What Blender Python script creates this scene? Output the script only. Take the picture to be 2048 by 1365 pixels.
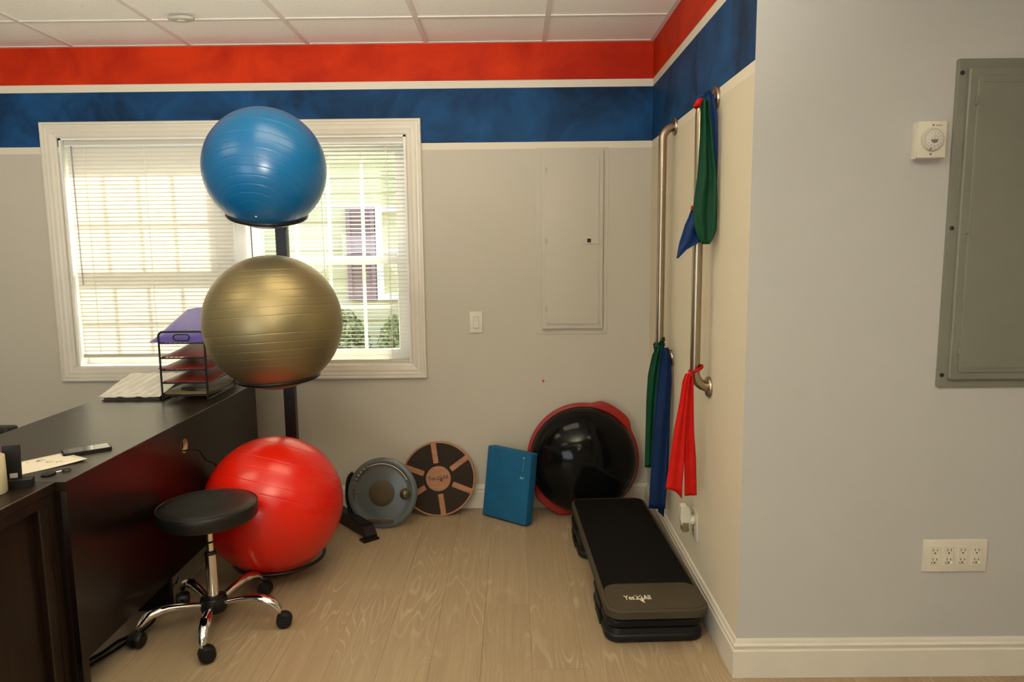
import bpy, bmesh, math, random
from mathutils import Vector, Matrix, Euler
random.seed(7)
for o in list(bpy.data.objects): bpy.data.objects.remove(o)
S = bpy.context.scene
COL = S.collection
PI = math.pi

# ------------------------------------------------------------------ camera, world, sun, lights, exposure
F_PX, PITCH, YAW, ROLL, CAM_H = 1417.88, 0.12820, 0.0033, 0.0104, 1.4358
D, XS, DC, HC = 3.834, 0.7356, 2.232, 2.4995        # back wall, side wall, right wall planes; ceiling height
def make_camera():
    cy, sy, cp, sp = math.cos(YAW), math.sin(YAW), math.cos(PITCH), math.sin(PITCH)
    fwd = Vector((-sy*cp, cy*cp, -sp)); right = Vector((cy, sy, 0)); down = fwd.cross(right)
    c, s = math.cos(ROLL), math.sin(ROLL)
    r2 = c*right + s*down; d2 = -s*right + c*down
    cam = bpy.data.cameras.new('camera'); o = bpy.data.objects.new('camera', cam); COL.objects.link(o)
    cam.sensor_width = 36; cam.lens = F_PX*36/2048; cam.clip_start = 0.02
    m = Matrix.Identity(4)
    for i in range(3):
        m[i][0] = r2[i]; m[i][1] = -d2[i]; m[i][2] = -fwd[i]
    m[2][3] = CAM_H
    o.matrix_world = m
    S.camera = o
make_camera()
S.view_settings.view_transform = 'Standard'; S.view_settings.look = 'None'
S.view_settings.exposure = 0.08; S.view_settings.gamma = 1.0; S.view_settings.use_curve_mapping = False

W = bpy.data.worlds.new('world'); S.world = W; W.use_nodes = True
wn = W.node_tree.nodes; wl = W.node_tree.links
sky = wn.new('ShaderNodeTexSky'); sky.sky_type = 'NISHITA'; sky.sun_disc = False
sky.sun_elevation = math.radians(46); sky.sun_rotation = math.radians(40); sky.air_density = 1.0; sky.dust_density = 2.0
wn['Background'].inputs['Strength'].default_value = 1.05
wm = wn.new('ShaderNodeMix'); wm.data_type = 'RGBA'; wm.blend_type = 'MULTIPLY'; wm.inputs[0].default_value = 1.0; wm.inputs[7].default_value = (1.12, 1.0, 0.80, 1)
wl.new(sky.outputs[0], wm.inputs[6]); wl.new(wm.outputs[2], wn['Background'].inputs['Color'])

sun = bpy.data.lights.new('sun', 'SUN'); sun.energy = 15.0; sun.angle = math.radians(0.9); sun.color = (1.0, 0.90, 0.74)
so = bpy.data.objects.new('sun', sun); COL.objects.link(so)
so.rotation_euler = Vector((-0.56, -0.80, -0.94)).to_track_quat('-Z', 'Y').to_euler()

PANEL_EMIT = 4.6
FLASH_W = 5.0
fl = bpy.data.lights.new('flash', 'POINT'); fl.energy = FLASH_W; fl.shadow_soft_size = 0.035; fl.color = (0.95, 0.97, 1.0)
fo = bpy.data.objects.new('flash', fl); COL.objects.link(fo); fo.location = (-0.04, -0.03, 1.56)

# bounce head of the flash, aimed up at the ceiling ahead of the camera
sp = bpy.data.lights.new('bounce_flash', 'SPOT'); sp.energy = 500.0; sp.spot_size = math.radians(124); sp.spot_blend = 1.0; sp.shadow_soft_size = 0.05; sp.color = (1.0, 0.93, 0.80)
spo = bpy.data.objects.new('bounce_flash', sp); COL.objects.link(spo); spo.location = (-0.05, -0.08, 1.60)
spo.rotation_euler = Vector((-0.55, 1.0, 1.25)).to_track_quat('-Z', 'Y').to_euler()
# added area light standing in for unseen windows behind and left of the camera
al = bpy.data.lights.new('rear_daylight', 'AREA'); al.shape = 'RECTANGLE'; al.size = 2.6; al.size_y = 1.3; al.energy = 55.0; al.color = (0.86, 0.93, 1.0)
ao = bpy.data.objects.new('rear_daylight', al); COL.objects.link(ao); ao.location = (-2.0, -2.4, 1.15)
ao.rotation_euler = Vector((0.32, 1.0, 0.16)).to_track_quat('-Z', 'Y').to_euler()

# ------------------------------------------------------------------ materials
def new_mat(name):
    m = bpy.data.materials.new(name); m.use_nodes = True
    return m, m.node_tree.nodes, m.node_tree.links, m.node_tree.nodes['Principled BSDF']
def mat(name, col, rough=0.5, metal=0.0, noise=0.06, nscale=8.0, bump=0.0, bscale=60.0, coat=0.0, spec=0.5, stretch=None, sheen=0.0, ior=None):
    m, n, l, b = new_mat(name)
    b.inputs['Roughness'].default_value = rough; b.inputs['Metallic'].default_value = metal
    b.inputs['Specular IOR Level'].default_value = spec
    b.inputs['Coat Weight'].default_value = coat; b.inputs['Coat Roughness'].default_value = 0.08
    b.inputs['Sheen Weight'].default_value = sheen
    tc = n.new('ShaderNodeTexCoord'); src = tc.outputs['Object']
    if stretch:
        mp = n.new('ShaderNodeMapping'); mp.inputs['Scale'].default_value = stretch; l.new(src, mp.inputs[0]); src = mp.outputs[0]
    t = n.new('ShaderNodeTexNoise'); t.inputs['Scale'].default_value = nscale; t.inputs['Detail'].default_value = 4
    l.new(src, t.inputs['Vector'])
    r = n.new('ShaderNodeValToRGB')
    c = Vector(col)
    lo = [max(0, x*(1-noise)) for x in c]; hi = [min(1, x*(1+noise)) for x in c]
    r.color_ramp.elements[0].position = 0.3; r.color_ramp.elements[1].position = 0.7
    r.color_ramp.elements[0].color = (*lo, 1); r.color_ramp.elements[1].color = (*hi, 1)
    l.new(t.outputs[0], r.inputs[0]); l.new(r.outputs[0], b.inputs['Base Color'])
    if bump:
        t2 = n.new('ShaderNodeTexNoise'); t2.inputs['Scale'].default_value = bscale; t2.inputs['Detail'].default_value = 3
        l.new(src, t2.inputs['Vector'])
        bp = n.new('ShaderNodeBump'); bp.inputs['Strength'].default_value = bump; bp.inputs['Distance'].default_value = 0.002
        l.new(t2.outputs[0], bp.inputs['Height']); l.new(bp.outputs[0], b.inputs['Normal'])
    return m
def emit(name, col, strength):
    m, n, l, b = new_mat(name)
    b.inputs['Base Color'].default_value = (*col, 1)
    b.inputs['Emission Color'].default_value = (*col, 1); b.inputs['Emission Strength'].default_value = strength
    return m

WALL = (0.60, 0.565, 0.49)
GREYWALL = (0.50, 0.50, 0.475)
M = {}
M['wall'] = mat('wall_paint', GREYWALL, 0.45, bump=0.25, bscale=220, noise=0.02, nscale=1.5)
M['trim'] = mat('trim_paint', (0.72, 0.68, 0.58), 0.32, noise=0.03, bump=0.08, bscale=90)
M['vinyl'] = mat('window_vinyl', (0.82, 0.82, 0.80), 0.4, noise=0.02)

def banded_wall(lower):
    m, n, l, b = new_mat('banded_wall_paint')
    b.inputs['Roughness'].default_value = 0.6; b.inputs['Specular IOR Level'].default_value = 0.15
    geo = n.new('ShaderNodeNewGeometry'); sep = n.new('ShaderNodeSeparateXYZ'); l.new(geo.outputs['Position'], sep.inputs[0])
    mr = n.new('ShaderNodeMapRange'); mr.inputs['From Min'].default_value = 0; mr.inputs['From Max'].default_value = 2.5
    l.new(sep.outputs['Z'], mr.inputs['Value'])
    tx = n.new('ShaderNodeTexNoise'); tx.inputs['Scale'].default_value = 3.2; tx.inputs['Detail'].default_value = 7; tx.inputs['Roughness'].default_value = 0.62; tx.inputs['Distortion'].default_value = 0.6
    l.new(geo.outputs['Position'], tx.inputs['Vector'])
    def ramp(a, c, p0=0.35, p1=0.68):
        r = n.new('ShaderNodeValToRGB'); r.color_ramp.elements[0].color = (*a, 1); r.color_ramp.elements[1].color = (*c, 1)
        r.color_ramp.elements[0].position = p0; r.color_ramp.elements[1].position = p1
        l.new(tx.outputs[0], r.inputs[0]); return r.outputs[0]
    orange = ramp((0.42, 0.016, 0.002), (0.66, 0.040, 0.004))
    blue = ramp((0.005, 0.022, 0.062), (0.011, 0.080, 0.225))
    cur = None
    def val(c):
        v = n.new('ShaderNodeRGB'); v.outputs[0].default_value = (*c, 1); return v.outputs[0]
    cur = val(lower)
    for z, c in ((1.9625, val((0.72, 0.67, 0.55))), (1.9975, blue), (2.2735, val((0.72, 0.67, 0.55))), (2.312, orange)):
        g = n.new('ShaderNodeMath'); g.operation = 'GREATER_THAN'; l.new(sep.outputs['Z'], g.inputs[0]); g.inputs[1].default_value = z
        mx = n.new('ShaderNodeMix'); mx.data_type = 'RGBA'; l.new(g.outputs[0], mx.inputs[0]); l.new(cur, mx.inputs[6]); l.new(c, mx.inputs[7]); cur = mx.outputs[2]
    l.new(cur, b.inputs['Base Color'])
    t2 = n.new('ShaderNodeTexNoise'); t2.inputs['Scale'].default_value = 200; l.new(geo.outputs['Position'], t2.inputs['Vector'])
    bp = n.new('ShaderNodeBump'); bp.inputs['Strength'].default_value = 0.2; bp.inputs['Distance'].default_value = 0.002
    l.new(t2.outputs[0], bp.inputs['Height']); l.new(bp.outputs[0], b.inputs['Normal'])
    return m
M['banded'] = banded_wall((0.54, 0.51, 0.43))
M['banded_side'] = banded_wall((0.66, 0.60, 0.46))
M['wall_back'] = mat('back_wall_paint', (0.54, 0.51, 0.43), 0.55, noise=0.02, nscale=1.5, bump=0.2, bscale=220, spec=0.3)

def ceiling_mat():
    m, n, l, b = new_mat('acoustic_tile')
    b.inputs['Roughness'].default_value = 0.9
    geo = n.new('ShaderNodeNewGeometry')
    t = n.new('ShaderNodeTexNoise'); t.inputs['Scale'].default_value = 75; t.inputs['Detail'].default_value = 6; t.inputs['Roughness'].default_value = 0.7
    l.new(geo.outputs['Position'], t.inputs['Vector'])
    r = n.new('ShaderNodeValToRGB'); r.color_ramp.elements[0].position = 0.30; r.color_ramp.elements[1].position = 0.42
    r.color_ramp.elements[0].color = (0.66, 0.63, 0.56, 1); r.color_ramp.elements[1].color = (0.93, 0.91, 0.85, 1)
    l.new(t.outputs[0], r.inputs[0]); l.new(r.outputs[0], b.inputs['Base Color'])
    bp = n.new('ShaderNodeBump'); bp.inputs['Strength'].default_value = 0.6; bp.inputs['Distance'].default_value = 0.003
    l.new(r.outputs[0], bp.inputs['Height']); l.new(bp.outputs[0], b.inputs['Normal'])
    return m
M['tile'] = ceiling_mat()
M['grid'] = mat('ceiling_grid_paint', (0.76, 0.70, 0.65), 0.5, noise=0.02)

def plank_mat():
    m, n, l, b = new_mat('greyed_oak_plank')
    b.inputs['Roughness'].default_value = 0.42; b.inputs['Specular IOR Level'].default_value = 0.35
    oi = n.new('ShaderNodeObjectInfo'); geo = n.new('ShaderNodeNewGeometry')
    mul = n.new('ShaderNodeMath'); mul.operation = 'MULTIPLY'; mul.inputs[1].default_value = 37.0; l.new(oi.outputs['Random'], mul.inputs[0])
    cmb = n.new('ShaderNodeCombineXYZ'); l.new(mul.outputs[0], cmb.inputs[0]); l.new(mul.outputs[0], cmb.inputs[1]); l.new(mul.outputs[0], cmb.inputs[2])
    add = n.new('ShaderNodeVectorMath'); add.operation = 'ADD'; l.new(geo.outputs['Position'], add.inputs[0]); l.new(cmb.outputs[0], add.inputs[1])
    mp = n.new('ShaderNodeMapping'); mp.inputs['Scale'].default_value = (9.0, 1.25, 1.0); l.new(add.outputs[0], mp.inputs[0])
    # cathedral grain: contour lines of a stretched smooth noise
    t = n.new('ShaderNodeTexNoise'); t.inputs['Scale'].default_value = 1.25; t.inputs['Detail'].default_value = 1.2; t.inputs['Roughness'].default_value = 0.35
    l.new(mp.outputs[0], t.inputs['Vector'])
    m1 = n.new('ShaderNodeMath'); m1.operation = 'MULTIPLY'; m1.inputs[1].default_value = 80.0; l.new(t.outputs[0], m1.inputs[0])
    s1 = n.new('ShaderNodeMath'); s1.operation = 'SINE'; l.new(m1.outputs[0], s1.inputs[0])
    gr = n.new('ShaderNodeValToRGB'); gr.color_ramp.elements[0].position = 0.62; gr.color_ramp.elements[1].position = 1.0
    gr.color_ramp.elements[0].color = (0, 0, 0, 1); gr.color_ramp.elements[1].color = (1, 1, 1, 1)
    l.new(s1.outputs[0], gr.inputs[0])
    # mask to patches
    t3 = n.new('ShaderNodeTexNoise'); t3.inputs['Scale'].default_value = 2.4; t3.inputs['Detail'].default_value = 2; l.new(add.outputs[0], t3.inputs['Vector'])
    r3 = n.new('ShaderNodeValToRGB'); r3.color_ramp.elements[0].position = 0.46; r3.color_ramp.elements[1].position = 0.66
    l.new(t3.outputs[0], r3.inputs[0])
    mm = n.new('ShaderNodeMath'); mm.operation = 'MULTIPLY'; l.new(gr.outputs[0], mm.inputs[0]); l.new(r3.outputs[0], mm.inputs[1])
    # fine streaks
    mp2 = n.new('ShaderNodeMapping'); mp2.inputs['Scale'].default_value = (90, 3, 1); l.new(add.outputs[0], mp2.inputs[0])
    t2 = n.new('ShaderNodeTexNoise'); t2.inputs['Scale'].default_value = 1.0; t2.inputs['Detail'].default_value = 4; l.new(mp2.outputs[0], t2.inputs['Vector'])
    base = n.new('ShaderNodeValToRGB')
    base.color_ramp.elements[0].position = 0.25; base.color_ramp.elements[1].position = 0.75
    base.color_ramp.elements[0].color = (0.285, 0.210, 0.127, 1); base.color_ramp.elements[1].color = (0.360, 0.272, 0.170, 1)
    l.new(t2.outputs[0], base.inputs[0])
    # per plank and patch tone
    tn = n.new('ShaderNodeMath'); tn.operation = 'MULTIPLY_ADD'; l.new(oi.outputs['Random'], tn.inputs[0]); tn.inputs[1].default_value = 0.07; tn.inputs[2].default_value = 0.965
    vm = n.new('ShaderNodeVectorMath'); vm.operation = 'SCALE'; l.new(base.outputs[0], vm.inputs[0]); l.new(tn.outputs[0], vm.inputs['Scale'])
    mx = n.new('ShaderNodeMix'); mx.data_type = 'RGBA'
    sc = n.new('ShaderNodeMath'); sc.operation = 'MULTIPLY'; sc.inputs[1].default_value = 0.33; l.new(mm.outputs[0], sc.inputs[0])
    l.new(sc.outputs[0], mx.inputs[0]); l.new(vm.outputs[0], mx.inputs[6]); mx.inputs[7].default_value = (0.62, 0.52, 0.38, 1)
    l.new(mx.outputs[2], b.inputs['Base Color'])
    bp = n.new('ShaderNodeBump'); bp.inputs['Strength'].default_value = 0.12; bp.inputs['Distance'].default_value = 0.001
    l.new(t2.outputs[0], bp.inputs['Height']); l.new(bp.outputs[0], b.inputs['Normal'])
    return m
M['plank'] = plank_mat()
M['subfloor'] = mat('subfloor', (0.16, 0.11, 0.065), 0.9)

def blind_mat(name, col, trans):
    m, n, l, b = new_mat(name)
    out = n['Material Output']
    b.inputs['Base Color'].default_value = (*col, 1); b.inputs['Roughness'].default_value = 0.4
    tc = n.new('ShaderNodeTexCoord'); t = n.new('ShaderNodeTexNoise'); t.inputs['Scale'].default_value = 3; l.new(tc.outputs['Object'], t.inputs['Vector'])
    r = n.new('ShaderNodeValToRGB'); r.color_ramp.elements[0].color = (*[c*0.96 for c in col], 1); r.color_ramp.elements[1].color = (*col, 1)
    l.new(t.outputs[0], r.inputs[0]); l.new(r.outputs[0], b.inputs['Base Color'])
    tr = n.new('ShaderNodeBsdfTranslucent'); tr.inputs['Color'].default_value = (0.93, 0.84, 0.70, 1)
    mx = n.new('ShaderNodeMixShader'); mx.inputs[0].default_value = trans
    l.new(b.outputs[0], mx.inputs[1]); l.new(tr.outputs[0], mx.inputs[2]); l.new(mx.outputs[0], out.inputs['Surface'])
    return m
M['slat'] = blind_mat('blind_slat_vinyl', (0.82, 0.80, 0.74), 0.225)
M['rail'] = mat('blind_rail', (0.60, 0.57, 0.48), 0.4, noise=0.02)
M['cord'] = mat('blind_cord', (0.85, 0.82, 0.74), 0.7)
M['wand'] = mat('blind_wand', (0.22, 0.22, 0.22), 0.25, spec=0.7)
def glass_mat():
    m, n, l, b = new_mat('window_glass'); out = n['Material Output']
    n.remove(b)
    tr = n.new('ShaderNodeBsdfTransparent'); tr.inputs[0].default_value = (0.94, 0.97, 0.95, 1)
    gl = n.new('ShaderNodeBsdfGlossy'); gl.inputs['Roughness'].default_value = 0.02
    mx = n.new('ShaderNodeMixShader'); mx.inputs[0].default_value = 0.03
    l.new(tr.outputs[0], mx.inputs[1]); l.new(gl.outputs[0], mx.inputs[2]); l.new(mx.outputs[0], out.inputs['Surface'])
    return m
M['glass'] = glass_mat()

M['ball_blue'] = mat('blue_ball_vinyl', (0.0, 0.108, 0.285), 0.30, noise=0.04, nscale=3, spec=0.6)
M['ball_gold'] = mat('gold_ball_vinyl', (0.300, 0.245, 0.125), 0.42, metal=0.75, noise=0.04, nscale=3, spec=0.6)
M['ball_red'] = mat('red_ball_vinyl', (0.72, 0.012, 0.003), 0.25, noise=0.04, nscale=3, spec=0.55)
M['plug'] = mat('white_plug', (0.75, 0.72, 0.66), 0.4)
M['rack'] = mat('black_rack_paint', (0.008, 0.005, 0.006), 0.35, spec=0.35, bump=0.1)
M['espresso'] = mat('espresso_laminate', (0.007, 0.004, 0.003), 0.28, noise=0.35, nscale=6, stretch=(14, 1, 1), spec=0.4)
M['espresso_top'] = mat('espresso_desktop', (0.014, 0.009, 0.006), 0.30, noise=0.25, nscale=6, stretch=(14, 1, 1), spec=0.5)
M['espresso_brown'] = mat('walnut_laminate', (0.012, 0.006, 0.0035), 0.36, noise=0.35, nscale=5, stretch=(12, 12, 1), spec=0.3)
M['edge'] = mat('edge_glint_and_scratch', (0.10, 0.08, 0.06), 0.25)  # paler colour for the painted desk-edge highlight, shared by the scratch
M['edge_dark'] = mat('panel_edge', (0.035, 0.025, 0.018), 0.4)
M['raw_wood'] = mat('raw_chipboard', (0.50, 0.30, 0.14), 0.8, noise=0.2, nscale=60)
M['black_plastic'] = mat('black_plastic', (0.007, 0.007, 0.007), 0.45, bump=0.1, spec=0.3)
M['black_rubber'] = mat('black_rubber', (0.006, 0.006, 0.006), 0.65, bump=0.2, spec=0.2)
M['black_vinyl'] = mat('black_vinyl_leather', (0.008, 0.0075, 0.007), 0.36, bump=0.25, bscale=180, spec=0.4)
M['black_metal'] = mat('black_wire_metal', (0.012, 0.010, 0.010), 0.4, metal=0.3)
M['chrome'] = mat('chrome', (0.80, 0.78, 0.74), 0.08, metal=1.0, noise=0.02)
M['steel'] = mat('brushed_steel', (0.37, 0.305, 0.225), 0.30, metal=1.0, noise=0.05, nscale=40, stretch=(6, 6, 0.3))
M['plywood'] = mat('orange_plywood', (0.34, 0.14, 0.055), 0.5, noise=0.15, nscale=10, stretch=(1, 6, 1))
M['grip'] = mat('black_grip_tape', (0.022, 0.013, 0.008), 0.9, bump=0.5, bscale=500)
M['print_dark'] = mat('dark_print', (0.03, 0.022, 0.02), 0.6)
M['grey_disc'] = mat('grey_moulded_plastic', (0.085, 0.105, 0.105), 0.28, noise=0.04, bump=0.05)
M['brown_pad'] = mat('brown_rubber_pad', (0.060, 0.040, 0.018), 0.65, bump=0.3, bscale=300)
M['silver'] = mat('silver_beads', (0.22, 0.18, 0.14), 0.28, metal=0.8)
M['navy_bolt'] = mat('navy_bolt', (0.003, 0.006, 0.04), 0.2)
M['wire'] = mat('pale_wire', (0.75, 0.60, 0.42), 0.3, metal=0.6)
M['olive_ball'] = mat('olive_steel_knob', (0.11, 0.09, 0.04), 0.15, metal=0.5)
M['foam_blue'] = mat('blue_foam', (0.0, 0.098, 0.225), 0.85, noise=0.12, nscale=9, bump=0.3, bscale=260)
M['foam_print'] = mat('pale_foam_print', (0.30, 0.42, 0.48), 0.7)
M['dome_black'] = mat('glossy_black_dome', (0.004, 0.004, 0.004), 0.10, spec=0.16, noise=0.02)
M['ring_red'] = mat('red_platform_plastic', (0.30, 0.010, 0.006), 0.42, bump=0.1)
M['step_grey'] = mat('taupe_step_plastic', (0.052, 0.042, 0.025), 0.6, spec=0.25, bump=0.35, bscale=420, noise=0.05)
M['step_mat'] = mat('black_step_mat', (0.0045, 0.0035, 0.003), 0.9, bump=0.4, bscale=300, spec=0.12)
M['white_print'] = mat('white_print', (0.78, 0.72, 0.58), 0.6)
M['band_green'] = mat('green_latex_band', (0.003, 0.048, 0.020), 0.55, noise=0.12, nscale=14, sheen=0.0, spec=0.18)
M['band_blue'] = mat('blue_latex_band', (0.005, 0.028, 0.120), 0.55, noise=0.12, nscale=14, sheen=0.0, spec=0.18)
M['band_navy'] = mat('navy_latex_band', (0.003, 0.018, 0.078), 0.55, noise=0.12, nscale=14, sheen=0.0, spec=0.18)
M['band_black'] = mat('black_latex_band', (0.008, 0.008, 0.014), 0.5, noise=0.12, nscale=14)
M['band_red'] = mat('red_latex_band', (0.46, 0.005, 0.002), 0.5, noise=0.10, nscale=14, sheen=0.0, spec=0.18)
M['panel_grey'] = mat('grey_panel_enamel', (0.190, 0.190, 0.152), 0.30, noise=0.04, bump=0.15, bscale=220)
M['ivory'] = mat('ivory_plastic', (0.70, 0.66, 0.54), 0.35, noise=0.02)
M['ivory_dark'] = mat('ivory_dial', (0.56, 0.53, 0.45), 0.35, noise=0.02)
M['dial_white'] = mat('dial_white', (0.66, 0.63, 0.60), 0.4, noise=0.02)
M['dial_print'] = mat('dial_print', (0.16, 0.14, 0.11), 0.5)
M['slot'] = mat('outlet_slot', (0.02, 0.016, 0.012), 0.7)
M['led'] = emit('green_led', (0.25, 1.0, 0.35), 2.0)
M['paper'] = mat('white_paper', (0.80, 0.74, 0.60), 0.6, noise=0.02)
M['binder'] = mat('clear_binder_vinyl', (0.60, 0.58, 0.52), 0.22, noise=0.05, coat=0.3)
M['purple'] = mat('purple_folder', (0.115, 0.085, 0.48), 0.3, coat=0.3)
M['red_folder'] = mat('red_folder', (0.23, 0.018, 0.010), 0.4)
M['loose_paper'] = mat('dim_paper', (0.16, 0.14, 0.10), 0.5)
M['yellow_pad'] = mat('yellow_pad', (0.16, 0.12, 0.035), 0.6)
M['phone_screen'] = mat('phone_screen', (0.008, 0.008, 0.008), 0.06, spec=0.9, coat=0.6)
M['cup'] = mat('cream_ceramic', (0.80, 0.70, 0.48), 0.3)
M['clear'] = mat('clear_olive_plastic', (0.16, 0.14, 0.06), 0.1, spec=0.8)
M['lens_grey'] = mat('grey_sensor_plastic', (0.48, 0.45, 0.39), 0.5)
M['siding'] = mat('cream_siding', (0.62, 0.58, 0.36), 0.7, noise=0.04)
M['shutter'] = mat('plum_shutter', (0.30, 0.19, 0.22), 0.6)
M['ext_white'] = mat('exterior_white', (0.85, 0.85, 0.82), 0.5)
M['leaf'] = mat('shrub_leaf', (0.24, 0.28, 0.12), 0.6, noise=0.4, nscale=4)
M['bark'] = mat('shrub_stem', (0.10, 0.06, 0.03), 0.9)
M['grass'] = mat('lawn', (0.16, 0.20, 0.08), 0.9, noise=0.3, nscale=6, bump=0.5)
M['red_dot'] = mat('red_pin', (0.8, 0.02, 0.01), 0.4)
M['screw'] = mat('dark_screw', (0.02, 0.012, 0.012), 0.5)
M['diffuser'] = emit('troffer_diffuser', (1.0, 0.85, 0.57), PANEL_EMIT)

# ------------------------------------------------------------------ geometry helpers
def box(bm, x0, x1, y0, y1, z0, z1, bev=0.0, seg=2):
    b2 = bmesh.new()
    bmesh.ops.create_cube(b2, size=1)
    for v in b2.verts:
        v.co = Vector(((x0+x1)/2 + v.co.x*(x1-x0), (y0+y1)/2 + v.co.y*(y1-y0), (z0+z1)/2 + v.co.z*(z1-z0)))
    if bev: bmesh.ops.bevel(b2, geom=b2.edges[:], offset=bev, segments=seg, affect='EDGES', profile=0.6)
    merge(bm, b2); return bm
def merge(bm, b2, mtx=None):
    if mtx is not None: bmesh.ops.transform(b2, matrix=mtx, verts=b2.verts)
    me = bpy.data.meshes.new('t'); b2.to_mesh(me); b2.free(); bm.from_mesh(me); bpy.data.meshes.remove(me)
def lathe(bm, prof, seg=32, mtx=None, cap=True):
    """prof: list of (r, z) along +z axis"""
    b2 = bmesh.new(); rings = []
    for r, z in prof:
        if r < 1e-6: rings.append([b2.verts.new((0, 0, z))])
        else: rings.append([b2.verts.new((r*math.cos(2*PI*i/seg), r*math.sin(2*PI*i/seg), z)) for i in range(seg)])
    for a, b in zip(rings[:-1], rings[1:]):
        for i in range(seg):
            j = (i+1) % seg
            if len(a) == 1 and len(b) == 1: continue
            if len(a) == 1: b2.faces.new((a[0], b[j], b[i]))
            elif len(b) == 1: b2.faces.new((a[i], a[j], b[0]))
            else: b2.faces.new((a[i], a[j], b[j], b[i]))
    if cap:
        if len(rings[0]) > 1: b2.faces.new(list(reversed(rings[0])))
        if len(rings[-1]) > 1: b2.faces.new(rings[-1])
    bmesh.ops.recalc_face_normals(b2, faces=b2.faces)
    merge(bm, b2, mtx); return bm
def align(p, axis):
    q = Vector(axis).to_track_quat('Z', 'Y'); return Matrix.Translation(Vector(p)) @ q.to_matrix().to_4x4()
def cyl(bm, p0, p1, r, seg=16, r2=None, bev=0.0):
    p0, p1 = Vector(p0), Vector(p1); L = (p1-p0).length; r2 = r if r2 is None else r2
    pr = [(r, 0), (r2, L)] if not bev else [(r-bev, 0), (r, bev), (r2, L-bev), (r2-bev, L)]
    return lathe(bm, pr, seg, align(p0, p1-p0))
def tube(bm, pts, r, seg=10, closed=False, flat=None, up=(0, 0, 1)):
    """r: number or list; flat: (a,b) multipliers of the cross-section"""
    pts = [Vector(p) for p in pts]; n = len(pts); b2 = bmesh.new(); rings = []
    prev = None
    for i, p in enumerate(pts):
        if closed: t = pts[(i+1) % n] - pts[i-1]
        else: t = (pts[min(i+1, n-1)] - pts[max(i-1, 0)])
        t.normalize()
        if prev is None:
            u = Vector(up) if abs(t.dot(Vector(up))) < 0.95 else Vector((1, 0, 0))
        else: u = prev
        s = t.cross(u).normalized(); u = s.cross(t).normalized(); prev = u
        rr = r[i] if isinstance(r, (list, tuple)) else r
        a, b = flat if flat else (1, 1)
        rings.append([b2.verts.new(p + s*rr*a*math.cos(2*PI*k/seg) + u*rr*b*math.sin(2*PI*k/seg)) for k in range(seg)])
    m = n if closed else n-1
    for i in range(m):
        A, B = rings[i], rings[(i+1) % n]
        for k in range(seg): b2.faces.new((A[k], A[(k+1) % seg], B[(k+1) % seg], B[k]))
    if not closed:
        b2.faces.new(rings[0]); b2.faces.new(rings[-1])
    bmesh.ops.recalc_face_normals(b2, faces=b2.faces)
    merge(bm, b2); return bm
def smooth_path(pts, sub=8):
    P = [Vector(p) for p in pts]; out = []
    for i in range(len(P)-1):
        p0, p1, p2, p3 = P[max(i-1, 0)], P[i], P[i+1], P[min(i+2, len(P)-1)]
        for k in range(sub):
            t = k/sub
            out.append(0.5*((2*p1) + (p2-p0)*t + (2*p0-5*p1+4*p2-p3)*t*t + (3*p1-p0-3*p2+p3)*t**3))
    out.append(P[-1]); return out
def arc(c, r, a0, a1, ax, ay, n=8):
    c, ax, ay = Vector(c), Vector(ax), Vector(ay)
    return [c + ax*r*math.cos(a0+(a1-a0)*i/n) + ay*r*math.sin(a0+(a1-a0)*i/n) for i in range(n+1)]
def prism(bm, poly, thick, mtx=None, bev=0.0, seg=2):
    """poly in local XY, extruded 0..thick along Z"""
    b2 = bmesh.new(); vs = [b2.verts.new((x, y, 0)) for x, y in poly]; f = b2.faces.new(vs)
    r = bmesh.ops.extrude_face_region(b2, geom=[f])
    bmesh.ops.translate(b2, verts=[v for v in r['geom'] if isinstance(v, bmesh.types.BMVert)], vec=(0, 0, thick))
    bmesh.ops.recalc_face_normals(b2, faces=b2.faces)
    if bev:
        es = [e for e in b2.edges if abs(e.verts[0].co.z-thick) < 1e-7 and abs(e.verts[1].co.z-thick) < 1e-7]
        bmesh.ops.bevel(b2, geom=es, offset=bev, segments=seg, affect='EDGES', profile=0.6)
    merge(bm, b2, mtx); return bm
def rrect(x0, x1, y0, y1, r, n=6):
    out = []
    for cx, cy, a in ((x1-r, y1-r, 0), (x0+r, y1-r, PI/2), (x0+r, y0+r, PI), (x1-r, y0+r, 1.5*PI)):
        for i in range(n+1): out.append((cx+r*math.cos(a+PI/2*i/n), cy+r*math.sin(a+PI/2*i/n)))
    return out
def frame_sweep(bm, x0, x1, z0, z1, y, prof):
    """mitred frame in the XZ plane, prof: (inset from outer edge, proud of y toward -Y)"""
    rings = []
    b2 = bmesh.new()
    for cx, cz, sx, sz in ((x0, z0, 1, 1), (x1, z0, -1, 1), (x1, z1, -1, -1), (x0, z1, 1, -1)):
        rings.append([b2.verts.new((cx+sx*i, y-p, cz+sz*i)) for i, p in prof])
    for k in range(4):
        A, B = rings[k], rings[(k+1) % 4]
        for i in range(len(prof)):
            j = (i+1) % len(prof); b2.faces.new((A[i], A[j], B[j], B[i]))
    bmesh.ops.recalc_face_normals(b2, faces=b2.faces)
    merge(bm, b2); return bm

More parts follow.
